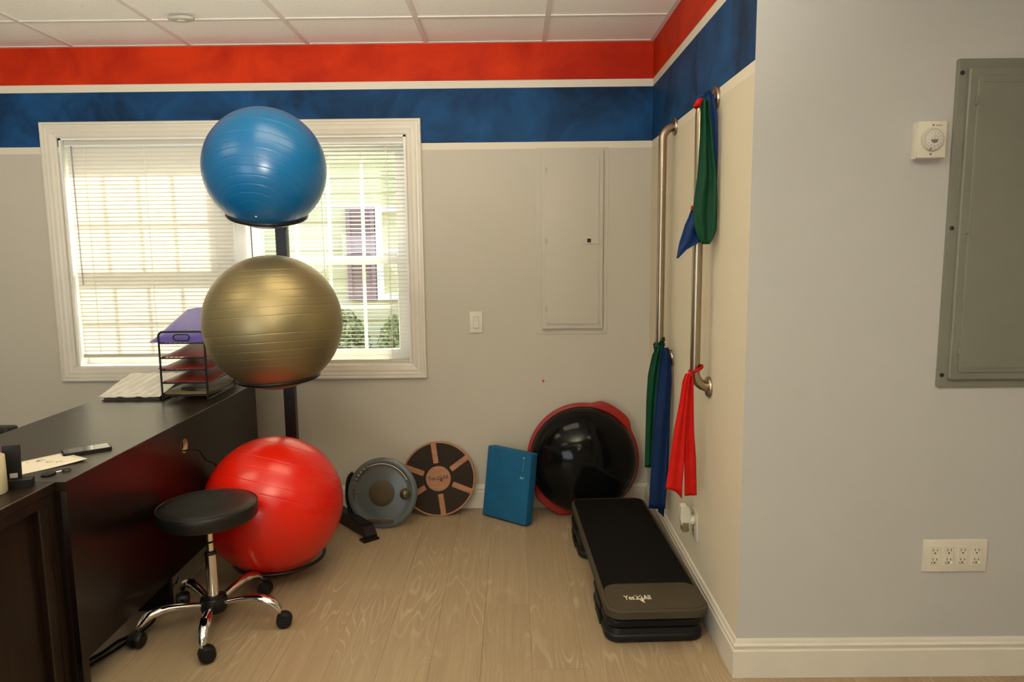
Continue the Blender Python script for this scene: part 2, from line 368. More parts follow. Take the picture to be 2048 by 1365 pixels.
INV = {}
def link(name, bm, m, parent=None, smooth=False, local=False):
    me = bpy.data.meshes.new(name); bm.to_mesh(me); bm.free()
    if parent is not None and not local:
        root = parent
        while root.parent: root = root.parent
        if root.name in INV: me.transform(INV[root.name])
    me.materials.append(M[m] if isinstance(m, str) else m)
    if smooth:
        me.shade_smooth() if smooth == 'all' else me.shade_smooth()
        if smooth != 'all':
            for e in me.edges: pass
    o = bpy.data.objects.new(name, me); COL.objects.link(o)
    if parent is not None: o.parent = parent
    if smooth is True: auto_smooth(o)
    return o
def auto_smooth(o, ang=40):
    me = o.data; b = bmesh.new(); b.from_mesh(me)
    for e in b.edges:
        if len(e.link_faces) == 2 and e.calc_face_angle(0) > math.radians(ang): e.smooth = False
    b.to_mesh(me); b.free()
def tag(o, label, cat, group=None):
    o['label'] = label; o['category'] = cat
    if group: o['group'] = group
    return o
def thing(name, loc, label, cat, group=None, rot=None, mtx=None):
    o = bpy.data.objects.new(name, None); COL.objects.link(o); o.empty_display_size = 0.05
    if mtx is not None:
        o.matrix_world = mtx
    else:
        o.location = loc
        if rot: o.rotation_euler = rot
        INV[o.name] = Matrix.Translation(-Vector(loc))
    return tag(o, label, cat, group)
def solo(name, bm, m, label, cat, origin, group=None, smooth=False):
    me = bpy.data.meshes.new(name); bm.to_mesh(me); bm.free(); me.transform(Matrix.Translation(-Vector(origin)))
    me.materials.append(M[m])
    o = bpy.data.objects.new(name, me); COL.objects.link(o); o.location = origin
    INV[o.name] = Matrix.Translation(-Vector(origin))
    if smooth: me.shade_smooth(); auto_smooth(o)
    return tag(o, label, cat, group)
def struct(name, bm, m, parent=None, smooth=False):
    o = link(name, bm, m, parent, smooth)
    if parent is None: o['kind'] = 'structure'
    return o
def nb(): return bmesh.new()
def text_bm(s, size, depth=0.0005, sx=0.78, bold=0.012, mtx=None):
    cu = bpy.data.curves.new('txt', 'FONT'); cu.body = s; cu.size = size; cu.extrude = depth/2; cu.offset = bold*size
    cu.align_x = 'LEFT'; cu.resolution_u = 3
    o = bpy.data.objects.new('txt', cu); COL.objects.link(o)
    dg = bpy.context.evaluated_depsgraph_get()
    me = bpy.data.meshes.new_from_object(o.evaluated_get(dg))
    b = bmesh.new(); b.from_mesh(me)
    bpy.data.objects.remove(o); bpy.data.curves.remove(cu); bpy.data.meshes.remove(me)
    bmesh.ops.scale(b, vec=(sx, 1, 1), verts=b.verts)
    if mtx is not None: bmesh.ops.transform(b, matrix=mtx, verts=b.verts)
    return b
def logo_bm(h, depth=0.0006):
    """wordmark: Yes, a star-like 4, All; left baseline at the origin; returns (bm, width) with cap height about h"""
    b = nb(); sz = h*1.42
    t = text_bm('Yes', sz, depth, 0.74, 0.014); w = max(v.co.x for v in t.verts); merge(b, t)
    x = w + 0.05*h
    def P(pts):
        prism(b, [(x+px*h, py*h) for px, py in pts], depth, Matrix.Translation((0, 0, -depth/2)))
    P([(0.0, 1.05), (0.62, 0.62), (0.45, 0.50)])
    P([(1.12, 1.14), (0.22, 0.22), (0.0, 0.0), (0.30, 0.18), (1.0, 0.90)])
    P([(0.0, 0.0), (1.75, 0.05), (1.20, 0.20), (0.26, 0.20)])
    P([(1.02, 0.72), (1.16, 0.72), (1.24, -0.85), (0.62, -0.12), (0.92, -0.12)])
    x2 = x + 1.30*h
    t = text_bm('All', sz, depth, 0.74, 0.014, Matrix.Translation((x2, 0, 0))); w = max(v.co.x for v in t.verts); merge(b, t)
    return b, w

# ------------------------------------------------------------------ room shell
XL, XR, YR = -3.6, 3.2, -2.6
WX0, WX1, WZ0, WZ1 = -2.390, -0.562, 0.815, 2.043      # window opening
b = nb(); box(b, XL-0.1, XR+0.1, YR-0.1, D+0.15, -0.12, -0.006); floor = struct('floor', b, 'subfloor')
# floor planks laid toward the back wall
PW, PL = 0.178, 1.22
seam0 = 0.050
def plank_mesh(w, L):
    b = nb(); g = 0.0003
    box(b, -w/2+g, w/2-g, g, L-g, -0.006, 0.0)
    es = [e for e in b.edges if all(abs(v.co.z) < 1e-6 for v in e.verts)]
    bmesh.ops.bevel(b, geom=es, offset=0.0004, segments=1, affect='EDGES')
    me = bpy.data.meshes.new('plank'); b.to_mesh(me); b.free(); me.materials.append(M['plank']); return me
pm_cache = {}
k0 = int((XL-seam0)//PW)
for k in range(k0, int((XR-seam0)/PW)+1):
    x = seam0 + (k+0.5)*PW
    off = ((k*0.37) % 1.0)*PL
    y = YR - off
    while y < D:
        y1 = min(y+PL, D+0.05); L = round(y1-max(y, YR), 3); ys = max(y, YR)
        if L > 0.01:
            if L not in pm_cache: pm_cache[L] = plank_mesh(PW, L)
            o = bpy.data.objects.new('plank', pm_cache[L]); COL.objects.link(o); o.parent = floor
            o.location = (x, ys, random.uniform(-0.0003, 0.0))
        y += PL

wt = 0.15
b = nb()
box(b, XL, WX0, D, D+wt, 0, 2.56); box(b, WX1, XS+0.16, D, D+wt, 0, 2.56)
box(b, WX0, WX1, D, D+wt, 0, WZ0); box(b, WX0, WX1, D, D+wt, WZ1, 2.56)
struct('wall_back', b, 'banded')
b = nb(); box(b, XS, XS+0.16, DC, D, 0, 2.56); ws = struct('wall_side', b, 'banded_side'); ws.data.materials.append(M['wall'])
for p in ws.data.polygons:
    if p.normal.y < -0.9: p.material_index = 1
b = nb(); box(b, XS+0.16, XR, DC, DC+0.16, 0, 2.56); struct('wall_right', b, 'wall')
b = nb(); box(b, XL-0.12, XL, YR, D+wt, 0, 2.56); struct('wall_left', b, 'wall')
b = nb(); box(b, XR, XR+0.12, YR, DC+0.16, 0, 2.56); struct('wall_far_right', b, 'wall')
b = nb(); box(b, XL-0.12, XR+0.12, YR-0.12, YR, 0, 2.56); struct('wall_rear', b, 'wall')

# suspended ceiling
b = nb(); box(b, XL-0.12, XR+0.12, YR-0.12, D+0.15, 2.56, 2.62); ceiling = struct('ceiling', b, 'tile')
T = 0.6096; GX0 = -2.2692; GY0 = 3.4259
gxs = [GX0 + k*T for k in range(-2, 9)]; gys = [GY0 - k*T for k in range(0, 10)]
lights = [(-1.05, 2.207, 2, 1), (-2.88, 1.598, 2, 1), (0.169+T, 0.378, 2, 1), (-1.05, -0.231, 2, 1), (-2.88, -0.84, 2, 1), (-1.05, -2.06, 2, 1)]
def is_light(x0, y0):
    for lx, ly, a, c in lights:
        if lx-0.05 < x0+T/2 < lx+a*T+0.05 and ly-0.05 < y0+T/2 < ly+c*T+0.05: return True
    return False
tile_cache = {}
def tile_mesh(w, d):
    key = (round(w, 3), round(d, 3))
    if key not in tile_cache:
        b = nb(); box(b, 0.004, w-0.004, 0.004, d-0.004, 0.006, 0.02)
        me = bpy.data.meshes.new('ceiling_tile'); b.to_mesh(me); b.free(); me.materials.append(M['tile']); tile_cache[key] = me
    return tile_cache[key]
xe = [XL] + gxs + [XR]; ye = [D] + gys + [YR]
for i in range(len(xe)-1):
    for j in range(len(ye)-1):
        x0, x1 = xe[i], xe[i+1]; y1, y0 = ye[j], ye[j+1]
        if x1-x0 < 0.02 or y1-y0 < 0.02: continue
        if y1 > DC+0.1 and x0 > XS: continue
        if is_light(x0, y0): continue
        o = bpy.data.objects.new('ceiling_tile', tile_mesh(min(x1, XS)-x0 if (y1 > DC+0.1 and x1 > XS) else x1-x0, y1-y0)); COL.objects.link(o); o.parent = ceiling
        o.location = (x0, y0, HC)
        if abs(x0-(GX0+3*T)) < 0.01 and j == 0:      # one tile sits askew, lifted along its left edge
            o.rotation_euler = (0, math.radians(0.35), 0); o.location.z += 0.0038
rw = 0.012
for x in gxs:
    ymax = D if x < XS else DC
    b = nb(); box(b, x-rw, x+rw, YR, ymax, HC-0.0005, HC+0.006); box(b, x-0.002, x+0.002, YR, ymax, HC+0.006, HC+0.035)
    link('grid_rail', b, 'grid', ceiling)
for y in gys:
    xm = XS if y > DC else XR
    b = nb(); box(b, XL, xm, y-rw, y+rw, HC-0.0008, HC+0.005); link('grid_rail', b, 'grid', ceiling)
b = nb(); box(b, XL, XS, D-0.02, D, HC-0.001, HC+0.004); box(b, XS-0.02, XS, DC-0.02, D, HC-0.0012, HC+0.0038); box(b, XS, XR, DC-0.02, DC, HC-0.001, HC+0.004)
link('wall_angle', b, 'grid', ceiling)
for i, (lx, ly, a, c) in enumerate(lights):
    w, d = a*T, c*T
    where = ('just outside the top of the frame in front of the window', 'above the office chair left of the desk', 'overhead to the right of the camera', 'almost directly above the camera', 'behind the camera on the left', 'farthest back near the rear wall')[i]
    t = thing('ceiling_light', (lx+w/2, ly+d/2, HC), 'recessed fluorescent troffer ' + where, 'ceiling light', 'fluorescent troffers in the drop ceiling')
    b = nb(); frame_sweep(b, -w/2+0.004, w/2-0.004, -d/2+0.004, d/2-0.004, 0, [(0, 0.0), (0.03, 0.0), (0.03, 0.02), (0, 0.02)])
    bmesh.ops.rotate(b, verts=b.verts, matrix=Matrix.Rotation(PI/2, 3, 'X'))
    bmesh.ops.translate(b, verts=b.verts, vec=(0, 0, 0.004))
    for v in b.verts: v.co.z = abs(v.co.z)
    link('light_frame', b, 'grid', t, local=True)
    b = nb(); box(b, -w/2+0.03, w/2-0.03, -d/2+0.03, d/2-0.03, 0.012, 0.016); link('diffuser', b, 'diffuser', t, local=True)

# baseboards
BP = [(0, 0), (0.014, 0), (0.014, 0.094), (0.0125, 0.097), (0.010, 0.099), (0.0105, 0.106), (0.0125, 0.110), (0.0125, 0.114), (0.008, 0.120), (0.0065, 0.127), (0.004, 0.1335), (0, 0.134)]
def baseboard(name, pts, normals):
    """pts: 2D polyline ends with mitre offsets handled by the caller through normals (nx, ny)"""
    b = nb(); rings = []
    for (x, y), (nx, ny) in zip(pts, normals):
        rings.append([b.verts.new((x+nx*t, y+ny*t, z)) for t, z in BP])
    for A, B in zip(rings[:-1], rings[1:]):
        for i in range(len(BP)):
            j = (i+1) % len(BP); b.faces.new((A[i], A[j], B[j], B[i]))
    b.faces.new(rings[0]); b.faces.new(list(reversed(rings[-1])))
    bmesh.ops.recalc_face_normals(b, faces=b.faces)
    return struct(name, b, 'trim')
baseboard('baseboard_back', [(XL, D), (XS, D)], [(0, -1), (-1, -1)])
baseboard('baseboard_side', [(XS, D), (XS, DC)], [(-1, -1), (-1, -1)])
baseboard('baseboard_right', [(XS, DC), (XR, DC)], [(-1, -1), (0, -1)])

# window casing, jamb liner, mullion post
b = nb(); frame_sweep(b, -2.479, -0.4795, 0.743, 2.123, D, [(0, 0), (0, 0.016), (0.004, 0.021), (0.012, 0.021), (0.016, 0.017), (0.026, 0.0185), (0.036, 0.016), (0.050, 0.0165), (0.062, 0.013), (0.072, 0.012), (0.0785, 0.009), (0.082, 0.004), (0.082, 0)])
struct('trim_1', b, 'trim')
b = nb(); e = 0.012
box(b, WX0-0.0, WX0+e, D-0.004, D+wt, WZ0, WZ1); box(b, WX1-e, WX1, D-0.004, D+wt, WZ0, WZ1)
box(b, WX0, WX1, D-0.004, D+wt, WZ0-0.001, WZ0+e); box(b, WX0, WX1, D-0.004, D+wt, WZ1-e, WZ1)
struct('trim_2', b, 'vinyl')
b = nb(); box(b, -1.505, -1.447, D+0.052, D+wt+0.01, WZ0, WZ1, 0.003); struct('trim_3', b, 'vinyl')

def window_unit(n, x0, x1):
    z0, z1 = WZ0+0.012, WZ1-0.012; yo = D+0.075
    b = nb(); frame_sweep(b, x0, x1, z0, z1, yo+0.05, [(0, -0.02), (0, 0.05), (0.028, 0.05), (0.028, -0.02)])
    w = struct('window_%d' % n, b, 'vinyl')
    zm = 1.385
    for nm, a, c, y in (('upper_sash', zm-0.02, z1-0.025, yo+0.042), ('lower_sash', z0+0.025, zm+0.02, yo+0.020)):
        X0, X1 = x0+0.025, x1-0.025
        b = nb(); frame_sweep(b, X0, X1, a, c, y, [(0, -0.010), (0, 0.010), (0.038, 0.010), (0.042, 0.004), (0.042, -0.010)])
        s = link(nm, b, 'vinyl', w)
        gx0, gx1, gz0, gz1 = X0+0.042, X1-0.042, a+0.042, c-0.042
        b = nb(); box(b, gx0-0.004, gx1+0.004, y-0.0015, y+0.0015, gz0-0.004, gz1+0.004); link('glass_pane', b, 'glass', s)
        for q in (0.25, 0.5, 0.75):
            x = gx0+(gx1-gx0)*q; b = nb(); box(b, x-0.009, x+0.009, y-0.007, y+0.0, gz0, gz1, 0.002); link('muntin', b, 'vinyl', s)
        zc = (gz0+gz1)/2; b = nb(); box(b, gx0, gx1, y-0.0065, y+0.0, zc-0.009, zc+0.009, 0.002); link('muntin', b, 'vinyl', s)
    return w
window_unit(1, WX0+0.012, -1.505)
window_unit(2, -1.447, WX1-0.012)

# mini blinds
def blind(x0, x1, ztop, zbot, tilt, y, label, wand_x, wand_len, ladders, clipx):
    t = thing('mini_blind', ((x0+x1)/2, y, zbot), label, 'blind')
    b = nb(); box(b, x0-0.004, x1+0.004, y-0.014, y+0.014, ztop-0.001, ztop+0.026, 0.002); link('headrail', b, 'rail', t)
    b = nb(); box(b, x0, x1, y-0.018, y-0.0145, ztop-0.010, ztop+0.002, 0.001); link('valance_lip', b, 'vinyl', t)
    b = nb(); box(b, x0, x1, y-0.013, y+0.013, zbot-0.009, zbot+0.010, 0.003); link('bottom_rail', b, 'rail', t)
    # slightly crowned slat, shared mesh
    w = 0.025; n = 4
    sb = nb(); rows = []
    for i in range(n+1):
        u = -0.5+i/n; rows.append((u*w, 0.0016*(1-4*u*u)))
    for side in (0, 1):
        pass
    top = [[sb.verts.new((xx, yy, zz)) for yy, zz in rows] for xx in (x0-(x0+x1)/2, x1-(x0+x1)/2)]
    for i in range(n): sb.faces.new((top[0][i], top[1][i], top[1][i+1], top[0][i+1]))
    me = bpy.data.meshes.new('slat'); sb.to_mesh(me); sb.free(); me.materials.append(M['slat']); me.shade_smooth()
    pitch = 0.0213; z = ztop-0.022; k = 0
    while z > zbot+0.016:
        o = bpy.data.objects.new('slat', me); COL.objects.link(o); o.parent = t
        o.location = (random.uniform(-0.0006, 0.0006), 0, z-zbot); o.rotation_euler = (tilt+random.uniform(-0.006, 0.006), 0, 0)
        z -= pitch; k += 1
    for lx in ladders:
        b = nb()
        for dy in (-0.0135, 0.0135): box(b, lx-0.0012, lx+0.0012, y+dy-0.0005, y+dy+0.0005, zbot, ztop)
        link('ladder_cord', b, 'cord', t)
    b = nb(); cyl(b, (wand_x, y-0.021, ztop-0.004), (wand_x+0.004, y-0.024, ztop-wand_len), 0.0035, 8); link('wand', b, 'wand', t, True)
    b = nb(); box(b, clipx-0.012, clipx+0.012, y-0.016, y-0.004, ztop+0.024, ztop+0.032); link('mounting_clip', b, 'screw', t)
    return t
blind(-2.366, -1.509, 2.006, 0.880, math.radians(-77), D+0.024, 'closed cream mini blind glowing in the left half of the window', -2.330, 0.735, (-2.268, -1.95, -1.60), -2.30)
blind(-1.440, -0.577, 2.006, 0.836, math.radians(-9), D+0.022, 'open white mini blind showing the house outside, right half of the window', -1.405, 0.80, (-1.35, -1.02, -0.67), -0.69)

# ------------------------------------------------------------------ outside
b = nb(); box(b, -16, 12, D+0.4, 24, -0.75, -0.5); struct('ground', b, 'grass')
HY = 7.6
t = thing('neighbour_house', (-1.5, HY, -0.5), 'cream clapboard house with plum shutters seen through the right blind', 'house')
zz = -0.5; 
b = nb(); box(b, -7.5, 3.0, HY+0.02, HY+4, -0.5, 3.1); link('house_wall', b, 'siding', t)
sbm = nb(); box(sbm, -5.25, 5.25, -0.022, 0.0, 0, 0.155)
for v in sbm.verts:
    if v.co.z > 0.1 and v.co.y < -0.01: v.co.y = -0.004
sme = bpy.data.meshes.new('siding_board'); sbm.to_mesh(sme); sbm.free(); sme.materials.append(M['siding'])
for i in range(24):
    o = bpy.data.objects.new('siding_board', sme); COL.objects.link(o); o.parent = t
    o.location = (-2.25+1.5, HY+0.02-HY, 0.0+i*0.15)
b = nb(); box(b, -7.8, 3.3, HY-0.35, HY+4.3, 3.1, 3.3); link('roof', b, 'ext_white', t)
hw0, hw1, hz0, hz1 = -1.452, -0.60, 0.915, 1.905
b = nb(); frame_sweep(b, hw0, hw1, hz0, hz1, HY-0.01, [(0, 0), (0, 0.035), (0.07, 0.035), (0.07, 0)]); hf = link('window_frame', b, 'ext_white', t)
b = nb(); box(b, hw0+0.07, hw1-0.07, HY-0.012, HY-0.006, hz0+0.07, hz1-0.07); link('window_pane', b, 'siding', hf)
b = nb(); box(b, (hw0+hw1)/2-0.012, (hw0+hw1)/2+0.012, HY-0.03, HY-0.01, hz0+0.07, hz1-0.07); box(b, hw0+0.07, hw1-0.07, HY-0.035, HY-0.01, 1.41, 1.45); link('glazing_bar', b, 'ext_white', hf)
for sx0 in (-1.762, -0.585):
    b = nb(); frame_sweep(b, sx0, sx0+0.30, hz0, hz1, HY-0.01, [(0, 0), (0, 0.04), (0.045, 0.04), (0.045, 0)]); 
    sh = link('shutter', b, 'shutter', t)
    b = nb()
    for i in range(20):
        z = hz0+0.05+i*0.0455; box(b, sx0+0.04, sx0+0.26, HY-0.035, HY-0.012, z, z+0.036)
    link('louvres', b, 'shutter', sh)['kind'] = 'stuff'
def shrub(x, y, r, h, seed, label, n=2200):
    random.seed(seed)
    t = thing('shrub', (x, y, -0.5), label, 'shrub', 'shrubs along the house outside')
    b = nb()
    for i in range(n):
        u = random.random(); th = random.uniform(0, 2*PI); ph = math.acos(random.uniform(-0.3, 1))
        rr = r*(0.55+0.5*random.random()**0.5)
        c = Vector((math.sin(ph)*math.cos(th)*rr, math.sin(ph)*math.sin(th)*rr, h*0.45+math.cos(ph)*rr*h/(2*r)))
        q = Euler((random.uniform(0, PI), random.uniform(0, PI), random.uniform(0, PI))).to_matrix()
        L = random.uniform(0.04, 0.09)
        vs = [b.verts.new(c + q @ Vector(p)) for p in ((0, -L*0.3, 0), (L*0.6, 0, 0.01), (L, -L*0.0, 0), (0, L*0.3, 0))]
        b.faces.new(vs)
    f = link('foliage', b, 'leaf', t, local=True); f['kind'] = 'stuff'
    b = nb()
    for i in range(7):
        a = i*0.9; tube(b, [(0.03*math.cos(a), 0.03*math.sin(a), 0), (r*0.4*math.cos(a), r*0.4*math.sin(a), h*0.5), (r*0.6*math.cos(a+0.4), r*0.6*math.sin(a+0.4), h*0.75)], [0.014, 0.009, 0.004], 5)
    link('stems', b, 'bark', t, local=True)
for i, (x, r, h) in enumerate(((-2.36, 0.33, 1.40), (-1.70, 0.34, 1.47), (-1.03, 0.33, 1.44), (-0.36, 0.33, 1.35))):
    shrub(x, 6.75+0.1*(i % 2), r, h, 20+i, 'green shrub outside, ' + ('leftmost, behind the closed blind', 'below the plum shutter seen through the right blind', 'at the right edge of the open blind', 'rightmost, hidden past the window')[i])
random.seed(11)

# ------------------------------------------------------------------ stability ball rack and balls
RX, RY = -1.07, 3.06
t = thing('ball_rack', (RX, 3.4, 0), 'tall black steel rack holding three exercise balls beside the desk', 'ball rack')
b = nb(); box(b, -1.131, -1.077, 3.40, 3.44, 0.0, 1.80, 0.003); link('pole', b, 'rack', t)
def ring_pts(cx, cy, z, R, n=48): return [(cx+R*math.cos(2*PI*i/n), cy+R*math.sin(2*PI*i/n), z) for i in range(n)]
BALLS = {'blue': (Vector((-1.050, 3.076, 1.787)), 0.2530), 'gold': (Vector((-1.049, 3.076, 1.131)), 0.2930), 'red': (Vector((-1.070, 3.020, 0.331)), 0.2970)}
for k, R, nrm_ in (('blue', 0.168, (0.115, -0.31, 1)), ('gold', 0.176, (-0.02, -0.05, 1))):
    c, r = BALLS[k]; rr = r+0.0055; nn = Vector(nrm_).normalized(); cc = c - nn*math.sqrt(rr*rr-R*R)
    ux = Vector((1, 0, 0)) - nn*nn.x; ux.normalize(); uy = nn.cross(ux)
    b = nb(); tube(b, [cc+ux*R*math.cos(2*PI*i/56)+uy*R*math.sin(2*PI*i/56) for i in range(56)], 0.0065, 10, closed=True, flat=(0.7, 1.25)); rg = link('ring', b, 'rack', t, True)
    e = cc+uy*R
    b = nb(); tube(b, [(-1.104, 3.41, e.z+0.02), (-1.095, 3.36, e.z+0.012), tuple(e)], 0.009, 8); link('arm', b, 'rack', rg, True)
b = nb(); tube(b, ring_pts(-1.065, 3.035, 0.082, 0.195, 56), 0.0075, 10, closed=True); rg = link('ring', b, 'rack', t, True)
b = nb()
tube(b, [(-1.104, 3.41, 0.03), (-1.09, 3.30, 0.06), (-1.07, 3.23, 0.082)], 0.009, 8); link('arm', b, 'rack', rg, True)
b = nb(); box(b, -1.20, -1.01, 3.35, 3.49, 0.0, 0.012, 0.003); box(b, -1.129, -1.079, 3.05, 3.40, 0.0, 0.010, 0.002); link('base_plate', b, 'rack', t)

def gym_ball(name, key, m, axis, grooves, label, squash=1.0):
    c, r = BALLS[key]
    t = thing(name, c, label, 'exercise ball')
    th = [0.0]; N = 90
    vals = [(PI*i/N, 0.0) for i in range(N+1)]
    for g in grooves:
        vals = [v for v in vals if abs(v[0]-g) > 0.018]
        vals += [(g-0.010, 0.0), (g-0.004, -0.0001), (g, -0.0011), (g+0.004, -0.0001), (g+0.010, 0.0)]
    vals.sort()
    prof = []
    for a, d in vals:
        rr = r+d; prof.append((max(0, rr*math.sin(a)) if 0 < a < PI else 0, rr*math.cos(a)))
    b = nb(); lathe(b, prof, 128, align((0, 0, 0), axis), cap=False)
    o = link('ball_skin', b, m, t, smooth='all', local=True)
    return t
deg = math.radians
BLUE_AX = Vector((0.007, -0.577, -0.817))
tb = gym_ball('exercise_ball', 'blue', 'ball_blue', BLUE_AX, [deg(x) for x in (20, 28, 36, 44, 52, 60, 68, 76, 84, 100, 108, 116, 124, 132)], 'blue ribbed exercise ball on the top ring of the black rack')
# valve plug on the blue ball
v = BLUE_AX.normalized()*0.2530
b = nb(); lathe(b, [(0.0045, 0), (0.0045, 0.001), (0.003, 0.0022), (0, 0.0025)], 14, align(v, v)); link('valve_plug', b, 'plug', tb, True, local=True)
gym_ball('exercise_ball', 'gold', 'ball_gold', Vector((-0.055, 0.09, 1.0)), [deg(x) for x in (43, 50, 57, 64, 71, 78, 85, 99, 106, 113, 120, 127)], 'metallic gold exercise ball on the middle ring of the rack')
gym_ball('exercise_ball', 'red', 'ball_red', Vector((0.26, 0.42, 1.0)), [deg(x) for x in (34, 54, 64, 76, 84)], 'large shiny red exercise ball on the bottom ring near the floor')

# ------------------------------------------------------------------ far desk
EX = -1.367
t = thing('desk', (-1.67, 2.9, 0), 'long espresso desk with a deep front panel, below the window', 'desk')
b = nb(); box(b, -1.985, EX-0.0008, 2.0755, 3.669, 0.722, 0.7504, 0.0004, 1); link('desktop', b, 'espresso_top', t)
b = nb(); box(b, EX-0.0006, EX+0.0006, 2.0775, 3.668, 0.7488, 0.7500); link('edge_glint', b, 'edge', t)  # bright highlight on the desk edge, put in as a paler strip
# modesty panel with a round cable hole: filled curve extruded
def panel_with_hole(y0, y1, z0, z1, hy, hz, hr, x, th):
    cu = bpy.data.curves.new('p', 'CURVE'); cu.dimensions = '2D'; cu.fill_mode = 'BOTH'; cu.extrude = th/2
    for pts in ([(y0, z0), (y1, z0), (y1, z1), (y0, z1)], [(hy+hr*math.cos(2*PI*i/28), hz+hr*math.sin(2*PI*i/28)) for i in range(28)]):
        s = cu.splines.new('POLY'); s.points.add(len(pts)-1); s.use_cyclic_u = True
        for q, (a, c) in zip(s.points, pts): q.co = (a, c, 0, 1)
    o = bpy.data.objects.new('p', cu); COL.objects.link(o); dg = bpy.context.evaluated_depsgraph_get()
    me = bpy.data.meshes.new_from_object(o.evaluated_get(dg)); bb = bmesh.new(); bb.from_mesh(me)
    bpy.data.objects.remove(o); bpy.data.curves.remove(cu); bpy.data.meshes.remove(me)
    mt = Matrix(((0, 0, 1, x-th/2), (1, 0, 0, 0), (0, 1, 0, 0), (0, 0, 0, 1)))
    bmesh.ops.transform(bb, matrix=mt, verts=bb.verts); return bb
HYc, HZc = 2.848, 0.645
b = panel_with_hole(2.0765, 3.668, 0.158, 0.7498, HYc, HZc, 0.030, EX, 0.018); fp = link('front_panel', b, 'espresso', t)
b = nb(); box(b, EX-0.018, EX, 2.0765, 2.112, 0, 0.158); link('front_stile', b, 'espresso', fp)
b = nb(); box(b, EX-0.018, EX, 3.632, 3.668, 0, 0.158); link('front_stile', b, 'espresso', fp)
b = nb(); lathe(b, [(0.0305, 0), (0.0305, 0.0175), (0.0275, 0.0175), (0.0275, 0)], 28, align((EX-0.018, HYc, HZc), (1, 0, 0)), cap=False)
link('cable_hole', b, 'raw_wood', fp)
b = nb(); box(b, -1.975, EX-0.0182, 2.0765, 2.100, 0, 0.722, 0.001, 1); link('leg_panel', b, 'espresso', t)
b = nb(); box(b, -1.975, EX-0.0182, 3.640, 3.665, 0, 0.722, 0.001, 1); link('leg_panel', b, 'espresso', t)
b = nb(); box(b, -1.60, -1.395, 2.70, 2.722, 0, 0.722, 0.001, 1); link('leg_panel', b, 'espresso', t)

# near desk
t = thing('desk', (-1.7, 1.3, 0), 'dark walnut cabinet desk with framed side at the lower left corner', 'desk')
NX = -1.399
b = nb(); box(b, -2.02, NX, 0.5, 2.074, 0.722, 0.7505, 0.0015, 1); link('desktop', b, 'espresso_brown', t)
b = nb(); box(b, NX-0.0025, NX+0.0008, 0.5, 2.074, 0.7485, 0.751); link('edge_glint', b, 'edge', t)  # edge highlight of the near desk, also a paler strip
b = nb(); box(b, -2.0, NX-0.002, 2.045, 2.074, 0, 0.722, 0.001, 1); link('end_panel', b, 'espresso_brown', t)
b = nb(); box(b, NX-0.0315, NX-0.0295+0.006, 0.52, 2.045, 0.0, 0.690); link('side_panel', b, 'espresso_brown', t)
b = nb(); box(b, NX-0.028, NX-0.004, 0.52, 2.044, 0.690, 0.722); box(b, NX-0.024, NX-0.004, 2.000, 2.044, 0.0, 0.690, 0.001, 1); link('panel_frame', b, 'espresso_brown', t)
b = nb(); box(b, NX-0.006, NX-0.0025, 1.9985, 2.001, 0, 0.690); link('edge_strip', b, 'edge_dark', t)
b = nb(); box(b, -2.0, NX-0.002, 0.5, 0.53, 0, 0.722); link('end_panel', b, 'espresso_brown', t)

# cable leaving the hole, cords on the floor
b = nb(); tube(b, smooth_path([(-1.40, 2.84, 0.632), (-1.372, 2.845, 0.625), (-1.345, 2.858, 0.628), (-1.325, 2.885, 0.612), (-1.318, 2.93, 0.560), (-1.325, 3.05, 0.49), (-1.345, 3.2, 0.30), (-1.345, 3.3, 0.05), (-1.33, 3.34, 0.006)]), 0.0035, 8)
solo('power_cable', b, 'black_rubber', 'thin black cable coming out of the round desk hole behind the red ball', 'cable', (-1.345, 2.858, 0), smooth=True)
b = nb(); tube(b, smooth_path([(-1.56, 2.16, 0.0055), (-1.53, 2.32, 0.0055), (-1.50, 2.40, 0.0055), (-1.485, 2.47, 0.0055), (-1.455, 2.52, 0.0055), (-1.45, 2.62, 0.0055), (-1.47, 2.68, 0.0055)]), 0.0055, 8)
solo('floor_cable', b, 'black_rubber', 'black power cord on the floor under the desk, farther from the camera', 'cord', (-1.5, 2.4, 0), smooth=True)
b = nb(); tube(b, smooth_path([(-1.54, 2.15, 0.005), (-1.50, 2.31, 0.005), (-1.468, 2.40, 0.005), (-1.44, 2.50, 0.005), (-1.425, 2.60, 0.005), (-1.44, 2.66, 0.005)]), 0.005, 8)
solo('floor_cable', b, 'black_rubber', 'black power cord on the floor under the desk, nearer to the room', 'cord', (-1.47, 2.4, 0), smooth=True)
b = nb(); tube(b, smooth_path([(-1.47, 2.735, 0.01), (-1.44, 2.76, 0.05), (-1.42, 2.80, 0.075), (-1.44, 2.86, 0.07), (-1.47, 2.9, 0.02)]), 0.0022, 6)
solo('loose_wire', b, 'black_rubber', 'thin looped black wire on the floor behind the stool caster', 'wire', (-1.44, 2.8, 0), smooth=True)

